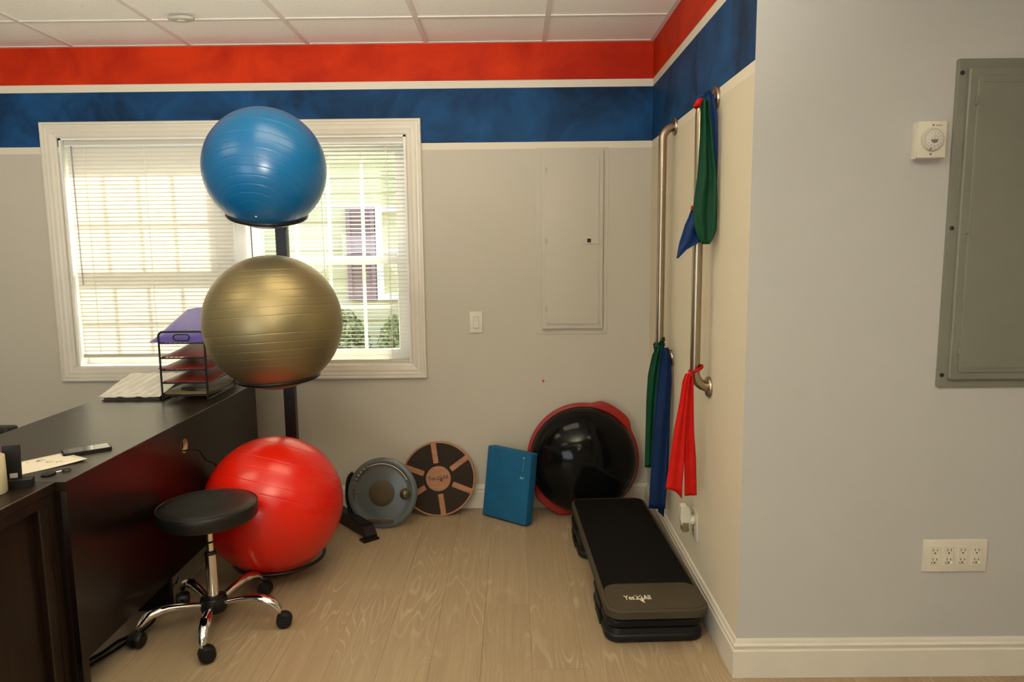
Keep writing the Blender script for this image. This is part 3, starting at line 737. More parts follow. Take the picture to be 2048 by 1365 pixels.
# ------------------------------------------------------------------ rolling stool
SC = Vector((-1.172, 2.588, 0))
t = thing('rolling_stool', SC, 'round black vinyl stool on a chrome five-star base with casters', 'stool')
b = nb(); lathe(b, [(0, 0.432), (0.160, 0.432), (0.176, 0.436), (0.1815, 0.445), (0.1825, 0.470), (0.1815, 0.484), (0.178, 0.4885), (0.1765, 0.4875), (0.172, 0.4905), (0.14, 0.491), (0.09, 0.487), (0.04, 0.483), (0, 0.482)], 72, Matrix.Translation(SC)); seat = link('seat', b, 'black_vinyl', t, smooth=True)
b = nb(); tube(b, [(SC.x+0.1795*math.cos(a*2*PI/64), SC.y+0.1795*math.sin(a*2*PI/64), 0.4875) for a in range(64)], 0.0018, 6, closed=True); link('piping', b, 'black_vinyl', seat, True)
b = nb(); cyl(b, SC+Vector((0, 0, 0.42)), SC+Vector((0, 0, 0.432)), 0.06, 24); link('seat_plate', b, 'black_plastic', t)
b = nb(); cyl(b, SC+Vector((0, 0, 0.30)), SC+Vector((0, 0, 0.42)), 0.0135, 20); link('gas_piston', b, 'chrome', t, True)
b = nb(); lathe(b, [(0.014, 0.337), (0.0155, 0.339), (0.0155, 0.343), (0.014, 0.345)], 20, Matrix.Translation(SC)); lathe(b, [(0.024, 0.292), (0.021, 0.300), (0.015, 0.306)], 24, Matrix.Translation(SC)); link('piston_collar', b, 'black_plastic', t, True)
b = nb(); cyl(b, SC+Vector((0, 0, 0.118)), SC+Vector((0, 0, 0.300)), 0.0220, 28, r2=0.0205); link('column', b, 'chrome', t, True)
b = nb(); lathe(b, [(0.030, 0.060), (0.046, 0.066), (0.049, 0.072), (0.049, 0.112), (0.046, 0.118), (0.034, 0.120), (0.027, 0.126)], 30, Matrix.Translation(SC)); link('hub', b, 'black_plastic', t, True)
a0 = math.atan2(-0.27, 0.068)
for k in range(5):
    a = a0 + k*2*PI/5; d = Vector((math.cos(a), math.sin(a), 0)); R = 0.262
    pts = smooth_path([SC+d*0.035+Vector((0, 0, 0.094)), SC+d*0.10+Vector((0, 0, 0.108)), SC+d*0.17+Vector((0, 0, 0.116)), SC+d*0.225+Vector((0, 0, 0.104)), SC+d*0.255+Vector((0, 0, 0.078)), SC+d*0.262+Vector((0, 0, 0.066))], 6)
    n = len(pts); rad = [0.0105+0.0080*math.sin(PI*min(1, i/(n-1)*1.05))**1.5*(1.1 if i > n*0.4 else 0.8) for i in range(n)]
    b = nb(); tube(b, pts, rad, 14, flat=(1.15, 0.85)); leg = link('leg', b, 'chrome', t, True)
    # caster
    sw = a + (1.9, 0.3, -1.2, 2.6, 0.9)[k]
    cd = Vector((math.cos(sw), math.sin(sw), 0)); side = Vector((-cd.y, cd.x, 0))
    cc = SC + d*R + cd*0.013 + Vector((0, 0, 0.0297))
    cb = nb(); cyl(cb, SC+d*R+Vector((0, 0, 0.045)), SC+d*R+Vector((0, 0, 0.070)), 0.006, 10); link('caster_stem', cb, 'chrome', leg, True)
    cb = nb()
    for sgn in (-1, 1):
        lathe(cb, [(0.0, 0.0), (0.027, 0.0), (0.0295, 0.003), (0.0295, 0.013), (0.025, 0.021), (0.0, 0.024)], 24, align(cc+side*sgn*0.003, side*sgn))
    cst = link('caster', cb, 'black_plastic', leg, True)
    cb = nb(); hood = [cc + (cd*math.cos(q)+Vector((0, 0, 1))*math.sin(q))*0.0285 for q in [PI*0.12+PI*0.62*i/8 for i in range(9)]]
    tube(cb, hood, 0.0055, 8, flat=(0.5, 3.2), up=side); link('caster_hood', cb, 'black_plastic', leg, True)

# ------------------------------------------------------------------ things leaning by the back wall
def leaning(px, base_y, tilt, yaw=0.0):
    """local frame: X along the face, Y up the face, Z out of the face toward the room; origin at the bottom contact"""
    return Matrix.Translation((px, base_y, 0)) @ Matrix.Rotation(yaw, 4, 'Z') @ Matrix.Rotation(PI/2-tilt, 4, 'X')
# black-and-red half ball
mt = leaning(0.366, 3.700, 0.055); R = 0.3035
t = thing('balance_dome', None, 'large half-ball balance trainer, glossy black dome in a red rim, against the wall', 'balance trainer', mtx=mt @ Matrix.Translation((0, 0, 0)))
def rim_profile(a):
    r = R
    for ac in (deg(50), deg(230)):
        d = abs((a-ac+PI) % (2*PI)-PI)
        if d < deg(24): r += 0.026*(1-(d/deg(24))**2)**1.0 if d > deg(10) else 0.024
    return r
N = 120
poly = []
for i in range(N):
    a = 2*PI*i/N; d = min(abs((a-ac+PI) % (2*PI)-PI) for ac in (deg(56), deg(234)))
    bump_ = 0.0
    if d < deg(27): s = min(1, (deg(27)-d)/deg(14)); bump_ = 0.027*s*s*(3-2*s)
    poly.append(((R+bump_)*math.cos(a), R+0.004+(R+bump_)*math.sin(a)))
b = nb(); prism(b, poly, 0.045, Matrix.Translation((0, 0, -0.045)), bev=0.010, seg=3); link('rim', b, 'ring_red', t, True, local=True)
pr = []
Rd, Hd = 0.289, 0.185
for i in range(29):
    a = PI/2*i/28; pr.append((Rd*math.cos(a) if i < 28 else 0, Hd*math.sin(a)))
pr2 = []
for r_, z_ in pr:
    rr = r_
    for g in (0.10, 0.135, 0.17, 0.235): 
        if abs(r_-g) < 0.005: z_ += 0.0006
    pr2.append((rr, z_))
b = nb(); lathe(b, [(Rd+0.004, -0.002)]+pr2, 96, Matrix.Translation((0, R+0.004, 0)), cap=False); link('dome', b, 'dome_black', t, smooth='all', local=True)

# plywood balance board
mt = leaning(-0.424, 3.688, 0.285); R = 0.203
mt = leaning(-0.424, 3.700, 0.285) @ Matrix.Translation((0, 0, 0.0))
t = thing('balance_board', None, 'round orange plywood balance board with black grip wedges, against the wall', 'balance board', mtx=mt)
b = nb(); lathe(b, [(0, -0.012), (R-0.002, -0.012), (R, -0.010), (R, -0.002), (R-0.002, 0)], 96, Matrix.Translation((0, R, 0)), cap=False)
for f in []: pass
lathe(b, [(R-0.002, 0), (0, 0)], 96, Matrix.Translation((0, R, 0)), cap=False); link('board_disc', b, 'plywood', t, local=True)
sp = [deg(98+60*k-8) for k in range(6)]
sp = [deg(x) for x in (99, 36, 339, 279, 213, 161)]
sp = sorted(sp)
for i in range(6):
    s0, s1 = sp[i], sp[(i+1) % 6]+(2*PI if i == 5 else 0)
    hw = 0.0145; Ri, Ro = 0.068, R-0.010; pts = []
    n = 12
    ao0, ao1 = s0+math.asin(hw/Ro), s1-math.asin(hw/Ro)
    for k in range(n+1):
        a = ao0+(ao1-ao0)*k/n; pts.append((Ro*math.cos(a), R+Ro*math.sin(a)))
    ai0, ai1 = s0+math.asin(hw/0.086), s1-math.asin(hw/0.086)
    a_end = [(0.086*math.cos(ai1), R+0.086*math.sin(ai1)), (0.083*math.cos(s1), R+0.083*math.sin(s1))]
    pts += a_end
    for k in range(n+1):
        a = s1+(s0-s1)*k/n; pts.append((Ri*math.cos(a), R+Ri*math.sin(a)))
    pts += [(0.083*math.cos(s0), R+0.083*math.sin(s0)), (0.086*math.cos(ai0), R+0.086*math.sin(ai0))]
    b = nb(); prism(b, pts, 0.0012, Matrix.Translation((0, 0, 0.0))); link('grip_wedge', b, 'grip', t, local=True)
lb, lw = logo_bm(0.0205); b = nb(); merge(b, lb, Matrix.Translation((-0.056, R-0.011, 0.0008)) @ Matrix.Rotation(0.10, 4, 'Z') @ Matrix.Diagonal((0.110/lw, 1.0, 1, 1)))
link('logo', b, 'print_dark', t, local=True)

# grey moulded disc with bead wire, knob and pad
mt = leaning(-0.700, 3.545, 0.20, deg(-4)); R = 0.183
t = thing('wobble_disc', None, 'round grey plastic wobble disc with a brown centre pad and bead wire', 'balance board', mtx=mt)
b = nb(); lathe(b, [(0, -0.030), (0.12, -0.030), (R-0.012, -0.012), (R, -0.003), (R+0.0005, 0.004), (R-0.006, 0.010), (R-0.022, 0.012), (R-0.030, 0.008), (R-0.055, 0.008), (0.072, 0.013), (0, 0.013)], 96, Matrix.Translation((0, R, 0)), cap=False); link('disc_body', b, 'grey_disc', t, True, local=True)
b = nb(); lathe(b, [(0.068, 0.0), (0.068, 0.016), (0.064, 0.019), (0.03, 0.021), (0, 0.0215)], 64, Matrix.Translation((-0.002, R-0.001, 0)), cap=False); link('centre_pad', b, 'brown_pad', t, True, local=True)
b = nb(); lathe(b, [(0, 0.005)]+[(0.0285*math.cos(q), 0.022+0.0285*math.sin(q)) for q in [-0.8+i*(0.8+PI/2)/10 for i in range(10)]]+[(0, 0.0505)], 32, Matrix.Translation((0.124, R-0.002, 0)), cap=False); link('knob', b, 'olive_ball', t, True, local=True)
wp = [(-0.002+0.150*math.cos(deg(a)), R+0.002+0.150*math.sin(deg(a)), 0.021) for a in range(28, 172, 6)]
b = nb(); tube(b, [(wp[0][0], wp[0][1], 0.008)]+wp+[(wp[-1][0], wp[-1][1], 0.008)], 0.0018, 8); w = link('bead_wire', b, 'wire', t, True, local=True)
for a in (120, 129, 137.5, 146, 154, 162, 172):
    b = nb(); c = (-0.002+0.150*math.cos(deg(a)), R+0.002+0.150*math.sin(deg(a)), 0.0215)
    bmesh.ops.create_icosphere(b, subdivisions=2, radius=0.0090 if a < 155 else 0.006, matrix=Matrix.Translation(c)); link('bead', b, 'silver', w, 'all', local=True)
b = nb(); prism(b, rrect(-0.079, 0.063, 0.026, 0.046, 0.0095), 0.012, Matrix.Translation((0, 0, 0.006)), bev=0.004); link('handle_slot', b, 'brown_pad', t, True, local=True)
b = nb(); prism(b, rrect(-0.150, -0.092, R-0.004, R+0.003, 0.003), 0.003, Matrix.Translation((0, 0, 0.008)), bev=0.001); link('rib', b, 'grey_disc', t, local=True)
b = nb(); prism(b, rrect(-0.158, -0.146, R-0.065, R+0.020, 0.0055), 0.004, Matrix.Translation((0, 0, 0.006)), bev=0.001); link('side_slot', b, 'brown_pad', t, local=True)

# low black floor stand in front of the disc
t = thing('floor_stand', (-0.82, 3.52, 0), 'low black steel stand on the floor between red ball and grey disc', 'stand')
b = nb()
A, B_ = Vector((-0.965, 3.690, 0.0)), Vector((-0.745, 3.425, 0.0))
dv = (B_-A).normalized(); sd = Vector((dv.y, -dv.x, 0))
def obar(b, p, q, w, z0, z1, z2=None, z3=None):
    z2 = z0 if z2 is None else z2; z3 = z1 if z3 is None else z3
    d = (q-p).normalized(); s = Vector((-d.y, d.x, 0))*w/2
    vs = [b.verts.new(v) for v in (p-s+Vector((0, 0, z0)), p+s+Vector((0, 0, z0)), q+s+Vector((0, 0, z2)), q-s+Vector((0, 0, z2)),
                                   p-s+Vector((0, 0, z1)), p+s+Vector((0, 0, z1)), q+s+Vector((0, 0, z3)), q-s+Vector((0, 0, z3)))]
    for f in ((0, 3, 2, 1), (4, 5, 6, 7), (0, 1, 5, 4), (1, 2, 6, 5), (2, 3, 7, 6), (3, 0, 4, 7)): b.faces.new([vs[i] for i in f])
obar(b, A, B_, 0.055, 0.012, 0.070); bmesh.ops.bevel(b, geom=b.edges[:], offset=0.004, segments=2, affect='EDGES'); link('beam', b, 'rack', t, True)
b = nb(); obar(b, B_-dv*0.005, B_+dv*0.030, 0.062, 0.008, 0.066, 0.0, 0.020); obar(b, B_+dv*0.028-sd*0.03, B_+dv*0.030+sd*0.055, 0.05, 0.0, 0.010); link('foot', b, 'rack', t)
b = nb(); box(b, -1.0, -0.93, 3.66, 3.72, 0, 0.014, 0.002); link('foot', b, 'rack', t)
b = nb(); tube(b, smooth_path([(-0.872, 3.625, 0.055), (-0.893, 3.64, 0.11), (-0.896, 3.65, 0.18), (-0.887, 3.655, 0.235), (-0.865, 3.66, 0.262)]), 0.016, 12, flat=(1.0, 0.7)); link('upright', b, 'rack', t, True)
b = nb(); cyl(b, (-0.862, 3.595, 0.062), (-0.862, 3.60, 0.105), 0.014, 16, 0.010, bev=0.003); link('bolt', b, 'navy_bolt', t, True)

# blue foam pad leaning
P0, P1 = Vector((-0.185, 3.705, 0)), Vector((0.047, 3.530, 0))
e1 = (P1-P0).normalized(); nrm = Vector((e1.y, -e1.x, 0)).normalized()
upv = (Vector((0, 0, 1)) - nrm*0.16).normalized(); out = e1.cross(upv).normalized()
m4 = Matrix.Identity(4)
for i in range(3): m4[i][0] = e1[i]; m4[i][1] = upv[i]; m4[i][2] = out[i]; m4[i][3] = P0[i]
if out.y > 0: pass
t = thing('foam_pad', None, 'thick blue foam balance pad standing on edge before the black dome', 'foam pad', mtx=m4)
Wp = (P1-P0).length; sgn = 1 if out.dot(Vector((0, -1, 0))) > 0 else -1
b = nb(); z0, z1 = (-0.060, 0.0) if sgn > 0 else (0.0, 0.060)
box(b, 0, Wp, 0.010, 0.385, z0, z1, 0.006, 3); link('pad_body', b, 'foam_blue', t, True, local=True)
zf = 0.0006 if sgn > 0 else -0.0006
rotz = Matrix.Rotation(PI/2, 4, 'Z')
b = nb()
for pts in ([(0, 0), (0.030, 0.004), (0.006, 0.008)], [(0.012, 0.006), (0.026, 0.017), (0.018, 0.004)], [(0.004, 0.006), (0.001, 0.018), (0.010, 0.006)]):
    prism(b, [(p*1.0, q*1.0) for p, q in pts], 0.0005, Matrix.Translation((Wp-0.062, 0.245, zf-0.0002)))
tb_ = text_bm('B', 0.017, 0.0004, 0.9, 0.01, Matrix.Translation((Wp-0.040, 0.352, zf)) @ rotz); merge(b, tb_)
for i in range(9): box(b, Wp-0.0475, Wp-0.0465+0.0004*(i % 3), 0.285+0.007*i, 0.289+0.007*i, zf-0.0002, zf+0.0002)
link('pad_print', b, 'foam_print', t, local=True)

# ------------------------------------------------------------------ step platform
mt = Matrix.Translation((0.332, 2.372, 0)) @ Matrix.Rotation(deg(2.1), 4, 'Z')
mt = Matrix.Translation((0.322, 2.383, 0)) @ Matrix.Rotation(deg(1.9), 4, 'Z')
t = thing('step_platform', None, 'taupe aerobic step with black mat and risers beside the outlet wall', 'aerobic step', mtx=mt)
SW, SL, SZ = 0.376, 1.165, 0.150
b = nb(); prism(b, rrect(0, SW, 0, SL, 0.060, 8), 0.031, Matrix.Translation((0, 0, SZ-0.031)), bev=0.007, seg=4); link('deck', b, 'step_grey', t, True, local=True)
# mat: rounded at the far end, concave meeting the end panel at the near end
pts = []
m0 = 0.013
def arcp(cx, cy, r, a0, a1, n=7): return [(cx+r*math.cos(a0+(a1-a0)*i/n), cy+r*math.sin(a0+(a1-a0)*i/n)) for i in range(n+1)]
pts += arcp(SW-m0-0.035, SL-0.020-0.035, 0.035, 0, PI/2) + arcp(m0+0.035, SL-0.020-0.035, 0.035, PI/2, PI)
yn = 0.208
pts += [(m0, yn-0.060)] + arcp(m0+0.055, yn-0.055, 0.055, PI*0.98, PI/2, 7) + arcp(SW-m0-0.055, yn-0.055, 0.055, PI/2, 0.02*PI, 7) + [(SW-m0, yn-0.060)]
b = nb(); prism(b, pts, 0.0022, Matrix.Translation((0, 0, SZ-0.0006))); mm_ = link('mat', b, 'step_mat', t, local=True)
b = nb(); prism(b, rrect(m0, SW-0.007, 0.010, yn, 0.055, 8), 0.0040, Matrix.Translation((0, 0, SZ-0.001)), bev=0.003); link('end_panel', b, 'step_grey', t, True, local=True)
lb, lw = logo_bm(0.022); b = nb(); merge(b, lb, Matrix.Translation((0.078, 0.080, SZ+0.0034)) @ Matrix.Diagonal((0.098/lw, 1.45, 1, 1)))
link('logo', b, 'white_print', t, local=True)
def loft(levels, x0, x1, y0, y1, r):
    b = nb(); rings = []
    for z, i in levels: rings.append([b.verts.new((x, y, z)) for x, y in rrect(x0+i, x1-i, y0+i, y1-i, max(0.004, r-i), 8)])
    for A, B in zip(rings[:-1], rings[1:]):
        for k in range(len(A)): b.faces.new((A[k], A[(k+1) % len(A)], B[(k+1) % len(A)], B[k]))
    b.faces.new(list(reversed(rings[0]))); b.faces.new(rings[-1])
    bmesh.ops.recalc_face_normals(b, faces=b.faces); return b
def riser(y0, y1, z, x0=0.012, x1=SW-0.006):
    b = loft([(z+0.0005, 0.014), (z+0.005, 0.004), (z+0.010, 0.0), (z+0.026, 0.0), (z+0.032, 0.003), (z+0.034, 0.007), (z+0.044, 0.009), (z+0.053, 0.012), (z+0.057, 0.020)], x0, x1, y0, y1, 0.055)
    o = link('riser', b, 'black_plastic', t, True, local=True)
    b = nb(); box(b, x0-0.007, x0+0.01, y0+0.12, y0+0.24, z+0.012, z+0.038, 0.005); link('riser_grip', b, 'black_plastic', o, True, local=True)
for z in (0.0, 0.0575): riser(0.045, 0.42, z, x0=0.004)
for z in (0.0, 0.0575): riser(0.75, 1.12, z, x0=-0.006)

# ------------------------------------------------------------------ grab bars on the side wall
def grab_bar(y, zt, zb, label):
    xr = XS-0.058; rr = 0.0185
    t = thing('grab_bar', (XS, y, zb), label, 'grab bar', 'vertical grab bars on the side wall')
    br = 0.058
    path = [Vector((XS-0.004, y, zt))] + arc((xr+br, y, zt-br), br, PI/2, PI, (1, 0, 0), (0, 0, 1), 10) + arc((xr+br, y, zb+br), br, PI, 1.5*PI, (1, 0, 0), (0, 0, 1), 10) + [Vector((XS-0.004, y, zb))]
    b = nb(); tube(b, path, rr, 24, up=(0, 1, 0)); link('bar', b, 'steel', t, True)
    for z in (zt, zb):
        b = nb(); lathe(b, [(0.0395, 0), (0.0395, 0.008), (0.037, 0.011), (0.026, 0.012), (0.0235, 0.013)], 40, align((XS, y, z), (-1, 0, 0))); link('flange', b, 'steel', t, True)
grab_bar(3.284, 1.978, 0.925, 'vertical stainless grab bar on the side wall, nearer to the window wall corner')
grab_bar(2.632, 1.968, 0.914, 'vertical stainless grab bar on the side wall, nearer to the camera')

# resistance bands
def interp(rows, z):
    for (za, a0, a1), (zb, b0, b1) in zip(rows[:-1], rows[1:]):
        if za >= z >= zb:
            u = (za-z)/(za-zb) if za > zb else 0; u2 = u
            return a0+(b0-a0)*u2, a1+(b1-a1)*u2
    return rows[-1][1:]
def ribbon(rows, y, wav=0.004, folds=1.6, ph=0.0, hem=None, n=30, m=12, lean=0.0):
    b = nb(); zt, zb = rows[0][0], rows[-1][0]; g = []
    for i in range(n+1):
        z = zt+(zb-zt)*i/n; x0, x1 = interp(rows, z); r = []
        for k in range(m+1):
            u = k/m; s = i/n
            yy = y + wav*math.sin(folds*2*PI*u+ph+s*1.3)*(1-0.55*s) + 0.0015*math.sin(9*s+3*u+ph) + lean*s
            r.append(b.verts.new((x0+(x1-x0)*u, yy, z + (hem(u) if (hem and i == n) else 0))))
        g.append(r)
    for i in range(n):
        for k in range(m): b.faces.new((g[i][k], g[i][k+1], g[i+1][k+1], g[i+1][k]))
    return b
def band_part(name, b, m, t, label=None):
    o = link(name, b, m, t, 'all'); md = o.modifiers.new('thickness', 'SOLIDIFY'); md.thickness = 0.0012
    if label: o['label'] = label
    return o
def wrap(cx, cy, z, r, rt, tilt=0.25, n=28):
    return [(cx+r*math.cos(2*PI*i/n), cy+r*math.sin(2*PI*i/n), z+tilt*r*math.cos(2*PI*i/n)) for i in range(n)]
BX = XS-0.058
# far bar, lower bands
t = thing('resistance_band', (BX, 3.284, 0.40), 'green resistance band tied low on the far grab bar', 'resistance band')
b = nb(); tube(b, wrap(BX, 3.284, 1.000, 0.0225, 0, 0.7), 0.0045, 8, closed=True, flat=(0.7, 2.0)); link('band_loop', b, 'band_green', t, True)
b = nb(); bmesh.ops.create_icosphere(b, subdivisions=3, radius=0.013, matrix=Matrix.Translation((BX-0.014, 3.255, 0.985)) @ Matrix.Diagonal((1.2, 1, 0.8, 1))); link('knot', b, 'band_green', t, 'all')
band_part('band_tail', ribbon([(0.985, 0.655, 0.680), (0.95, 0.636, 0.683), (0.854, 0.617, 0.672), (0.736, 0.611, 0.662), (0.617, 0.610, 0.660), (0.412, 0.608, 0.652)], 3.235, 0.007), 'band_green', t)
band_part('band_tail', ribbon([(0.985, 0.660, 0.685), (0.90, 0.650, 0.692), (0.7, 0.640, 0.690), (0.45, 0.640, 0.690)], 3.262, 0.004, ph=1.0), 'band_green', t)
t = thing('resistance_band', (BX, 3.284, 0.22), 'navy resistance band hanging low on the far grab bar to the step', 'resistance band')
b = nb(); tube(b, wrap(BX, 3.284, 0.982, 0.0225, 0, 0.4), 0.0045, 8, closed=True, flat=(0.7, 2.0)); link('band_loop', b, 'band_navy', t, True)
band_part('band_tail', ribbon([(0.985, 0.675, 0.703), (0.94, 0.668, 0.714), (0.907, 0.664, 0.718), (0.838, 0.658, 0.722), (0.627, 0.641, 0.716), (0.388, 0.631, 0.706), (0.222, 0.624, 0.702)], 3.205, 0.008, 1.3), 'band_navy', t)
band_part('band_tail', ribbon([(0.975, 0.680, 0.712), (0.7, 0.668, 0.722), (0.35, 0.665, 0.716), (0.20, 0.672, 0.700)], 3.225, 0.005, 1.0, 2.0, hem=lambda u: -0.03*u), 'band_navy', t)
t = thing('resistance_band', (BX, 3.284, 0.24), 'black resistance band hanging behind the navy one on the far bar', 'resistance band')
b = nb(); tube(b, wrap(BX, 3.284, 0.966, 0.0225, 0, 0.2), 0.004, 8, closed=True, flat=(0.7, 1.6)); link('band_loop', b, 'band_black', t, True)
band_part('band_tail', ribbon([(0.965, 0.690, 0.716), (0.729, 0.685, 0.727), (0.487, 0.685, 0.727), (0.250, 0.680, 0.718)], 3.268, 0.004), 'band_black', t)
# near bar, red band low
t = thing('resistance_band', (BX, 2.632, 0.49), 'bright red resistance band tied at the bottom of the near grab bar', 'resistance band')
b = nb(); tube(b, wrap(BX+0.003, 2.625, 0.984, 0.0235, 0, 0.5), 0.0045, 8, closed=True, flat=(0.8, 1.5)); link('band_loop', b, 'band_red', t, True)
b = nb(); bmesh.ops.create_icosphere(b, subdivisions=3, radius=0.0105, matrix=Matrix.Translation((0.650, 2.594, 0.968)) @ Matrix.Diagonal((1.3, 1, 0.9, 1))); link('knot', b, 'band_red', t, 'all')
band_part('band_tail', ribbon([(0.975, 0.630, 0.650), (0.95, 0.620, 0.645), (0.877, 0.612, 0.640), (0.764, 0.592, 0.634), (0.648, 0.579, 0.632), (0.530, 0.564, 0.626)], 2.58, 0.004, hem=lambda u: 0.004-0.038*u**2.5), 'band_red', t)
band_part('band_tail', ribbon([(0.972, 0.640, 0.660), (0.95, 0.639, 0.662), (0.875, 0.637, 0.665), (0.761, 0.634, 0.669), (0.645, 0.636, 0.679), (0.504, 0.639, 0.686)], 2.592, 0.004, ph=2.0), 'band_red', t)
# near bar, upper bands
t = thing('resistance_band', (BX, 2.632, 1.446), 'green resistance band looped in a bulging fold at the top of the near bar', 'resistance band')
b = nb(); tube(b, wrap(BX+0.004, 2.625, 1.955, 0.024, 0, 0.3), 0.0045, 8, closed=True, flat=(0.7, 1.8)); link('band_loop', b, 'band_green', t, True)
band_part('band_fold', ribbon([(1.950, 0.664, 0.690), (1.90, 0.664, 0.692), (1.864, 0.664, 0.698), (1.779, 0.660, 0.708), (1.692, 0.656, 0.722), (1.605, 0.645, 0.725), (1.553, 0.641, 0.725), (1.50, 0.651, 0.724), (1.464, 0.668, 0.712), (1.448, 0.678, 0.700)], 2.575, 0.012, 1.7, lean=-0.012, n=40), 'band_green', t)
band_part('band_fold', ribbon([(1.950, 0.670, 0.692), (1.779, 0.668, 0.714), (1.60, 0.655, 0.722), (1.50, 0.656, 0.722), (1.455, 0.672, 0.706)], 2.600, 0.006, 1.0, 2.2, lean=-0.010), 'band_green', t)
t = thing('resistance_band', (BX, 2.632, 1.40), 'blue resistance band behind the green one at the top of the near bar', 'resistance band')
b = nb(); tube(b, wrap(BX+0.006, 2.628, 1.972, 0.0245, 0, 0.4), 0.005, 8, closed=True, flat=(0.7, 2.0)); link('band_loop', b, 'band_blue', t, True)
band_part('band_tail', ribbon([(1.975, 0.682, 0.714), (1.903, 0.690, 0.729), (1.782, 0.698, 0.7335), (1.677, 0.700, 0.7338), (1.5, 0.690, 0.726), (1.46, 0.685, 0.71)], 2.598, 0.002), 'band_blue', t)
band_part('band_tail', ribbon([(1.580, 0.646, 0.668), (1.545, 0.634, 0.690), (1.519, 0.622, 0.686), (1.456, 0.603, 0.676), (1.429, 0.599, 0.630), (1.398, 0.594, 0.600)], 2.602, 0.004, 1.4), 'band_blue', t)
t = thing('resistance_band', (BX, 2.632, 1.56), 'short red resistance band knotted at the top of the near bar', 'resistance band')
b = nb(); tube(b, wrap(BX, 2.632, 1.935, 0.0225, 0, -0.4), 0.004, 8, closed=True, flat=(0.8, 1.6)); link('band_loop', b, 'band_red', t, True)
b = nb(); bmesh.ops.create_icosphere(b, subdivisions=3, radius=0.014, matrix=Matrix.Translation((0.660, 2.588, 1.945)) @ Matrix.Rotation(0.6, 4, 'Y') @ Matrix.Diagonal((0.85, 1, 1.25, 1))); link('knot', b, 'band_red', t, 'all')
b = nb(); tube(b, [(0.647, 2.600, 1.586), (0.645, 2.600, 1.572)], 0.0045, 8); link('band_end', b, 'band_red', t, True)

# ------------------------------------------------------------------ wall fittings
# painted-over panel in the back wall
t = thing('breaker_panel', (0.31, D, 0.98), 'painted-over electrical breaker panel on the back wall, same colour as the wall', 'electrical panel')
b = nb(); prism(b, [(0.118, 0.977), (0.505, 0.977), (0.508, 1.965), (0.122, 1.965)], 0.0035, Matrix(((1, 0, 0, 0), (0, 0, -1, D), (0, 1, 0, 0), (0, 0, 0, 1))), bev=0.002); link('back_plate', b, 'wall_back', t)
MX = Matrix(((1, 0, 0, 0), (0, 0, -1, D-0.003), (0, 1, 0, 0), (0, 0, 0, 1)))
b = nb(); prism(b, rrect(0.150, 0.478, 1.008, 1.950, 0.004), 0.018, MX, bev=0.003); link('cover_frame', b, 'wall_back', t, True)
MX = Matrix(((1, 0, 0, 0), (0, 0, -1, D-0.021), (0, 1, 0, 0), (0, 0, 0, 1)))
b = nb(); prism(b, rrect(0.172, 0.455, 1.034, 1.928, 0.012), 0.005, MX, bev=0.0015); dr = link('door', b, 'wall_back', t, True)
b = nb(); box(b, 0.378, 0.455, D-0.032, D-0.024, 1.462, 1.497, 0.002); lt = link('latch', b, 'wall_back', dr)
b = nb(); box(b, 0.392, 0.412, D-0.034, D-0.0315, 1.470, 1.490, 0.002); link('latch_button', b, 'slot', dr)
for z in (1.848, 1.480, 1.115):
    b = nb(); cyl(b, (0.173, D-0.026, z-0.014), (0.173, D-0.026, z+0.014), 0.006, 10); link('hinge', b, 'wall_back', dr, True)
for z in (1.96, 1.478, 0.99):
    for x in (0.130, 0.497):
        b = nb(); cyl(b, (x, D-0.006, z-0.0), (x, D-0.002, z), 0.006, 12); link('screw', b, 'wall_back', t)
# light switch
t = thing('light_switch', (-0.206, D, 1.047), 'ivory rocker light switch on the back wall right of the window', 'light switch')
b = nb(); box(b, -0.2415, -0.1715, D-0.006, D, 0.990, 1.105, 0.0025); link('cover_plate', b, 'ivory', t, True)
b = nb(); box(b, -0.223, -0.190, D-0.0085, D-0.005, 1.014, 1.081, 0.001); link('bezel', b, 'ivory_dark', t)
b = nb(); prism(b, [(0, 1.018), (0.004, 1.018), (0.0015, 1.048), (0.004, 1.077), (0, 1.077)], 0.027, Matrix(((0, 0, 1, -0.220), (-1, 0, 0, D-0.0085), (0, 1, 0, 0), (0, 0, 0, 1)))); link('rocker', b, 'ivory', t)
# red pin
b = nb(); lathe(b, [(0.002, 0), (0.002, 0.004), (0.0055, 0.005), (0.0045, 0.009), (0, 0.010)], 14, align((0.155, D, 0.721), (0, -1, 0)))
b2 = nb(); tube(b, [(0.155, D-0.004, 0.721), (0.158, D-0.004, 0.708)], 0.0015, 6); b2.free()
solo('push_pin', b, 'red_dot', 'tiny red push pin in the bare back wall above the dome', 'pin', (0.155, D, 0.721), smooth=True)
# grey breaker panel on right wall
t = thing('breaker_panel', (1.53, DC, 0.98), 'large grey metal breaker panel on the right wall at the frame edge', 'electrical panel')
def MXY(y): return Matrix(((1, 0, 0, 0), (0, 0, -1, y), (0, 1, 0, 0), (0, 0, 0, 1)))
b = nb(); prism(b, rrect(1.343, 1.735, 0.984, 1.993, 0.010), 0.006, MXY(DC), bev=0.003); link('flange_plate', b, 'panel_grey', t, True)
b = nb(); prism(b, rrect(1.374, 1.704, 1.012, 1.964, 0.008), 0.013, MXY(DC-0.006), bev=0.006, seg=4); link('raised_cover', b, 'panel_grey', t, True)
b = nb(); prism(b, rrect(1.400, 1.690, 1.036, 1.940, 0.010), 0.004, MXY(DC-0.019), bev=0.0022, seg=3); dr = link('door', b, 'panel_grey', t, True)
for z in (1.052, 1.922):
    b = nb(); box(b, 1.415, 1.66, DC-0.0245, DC-0.022, z-0.002, z+0.002, 0.0008); link('door_crease', b, 'panel_grey', dr)
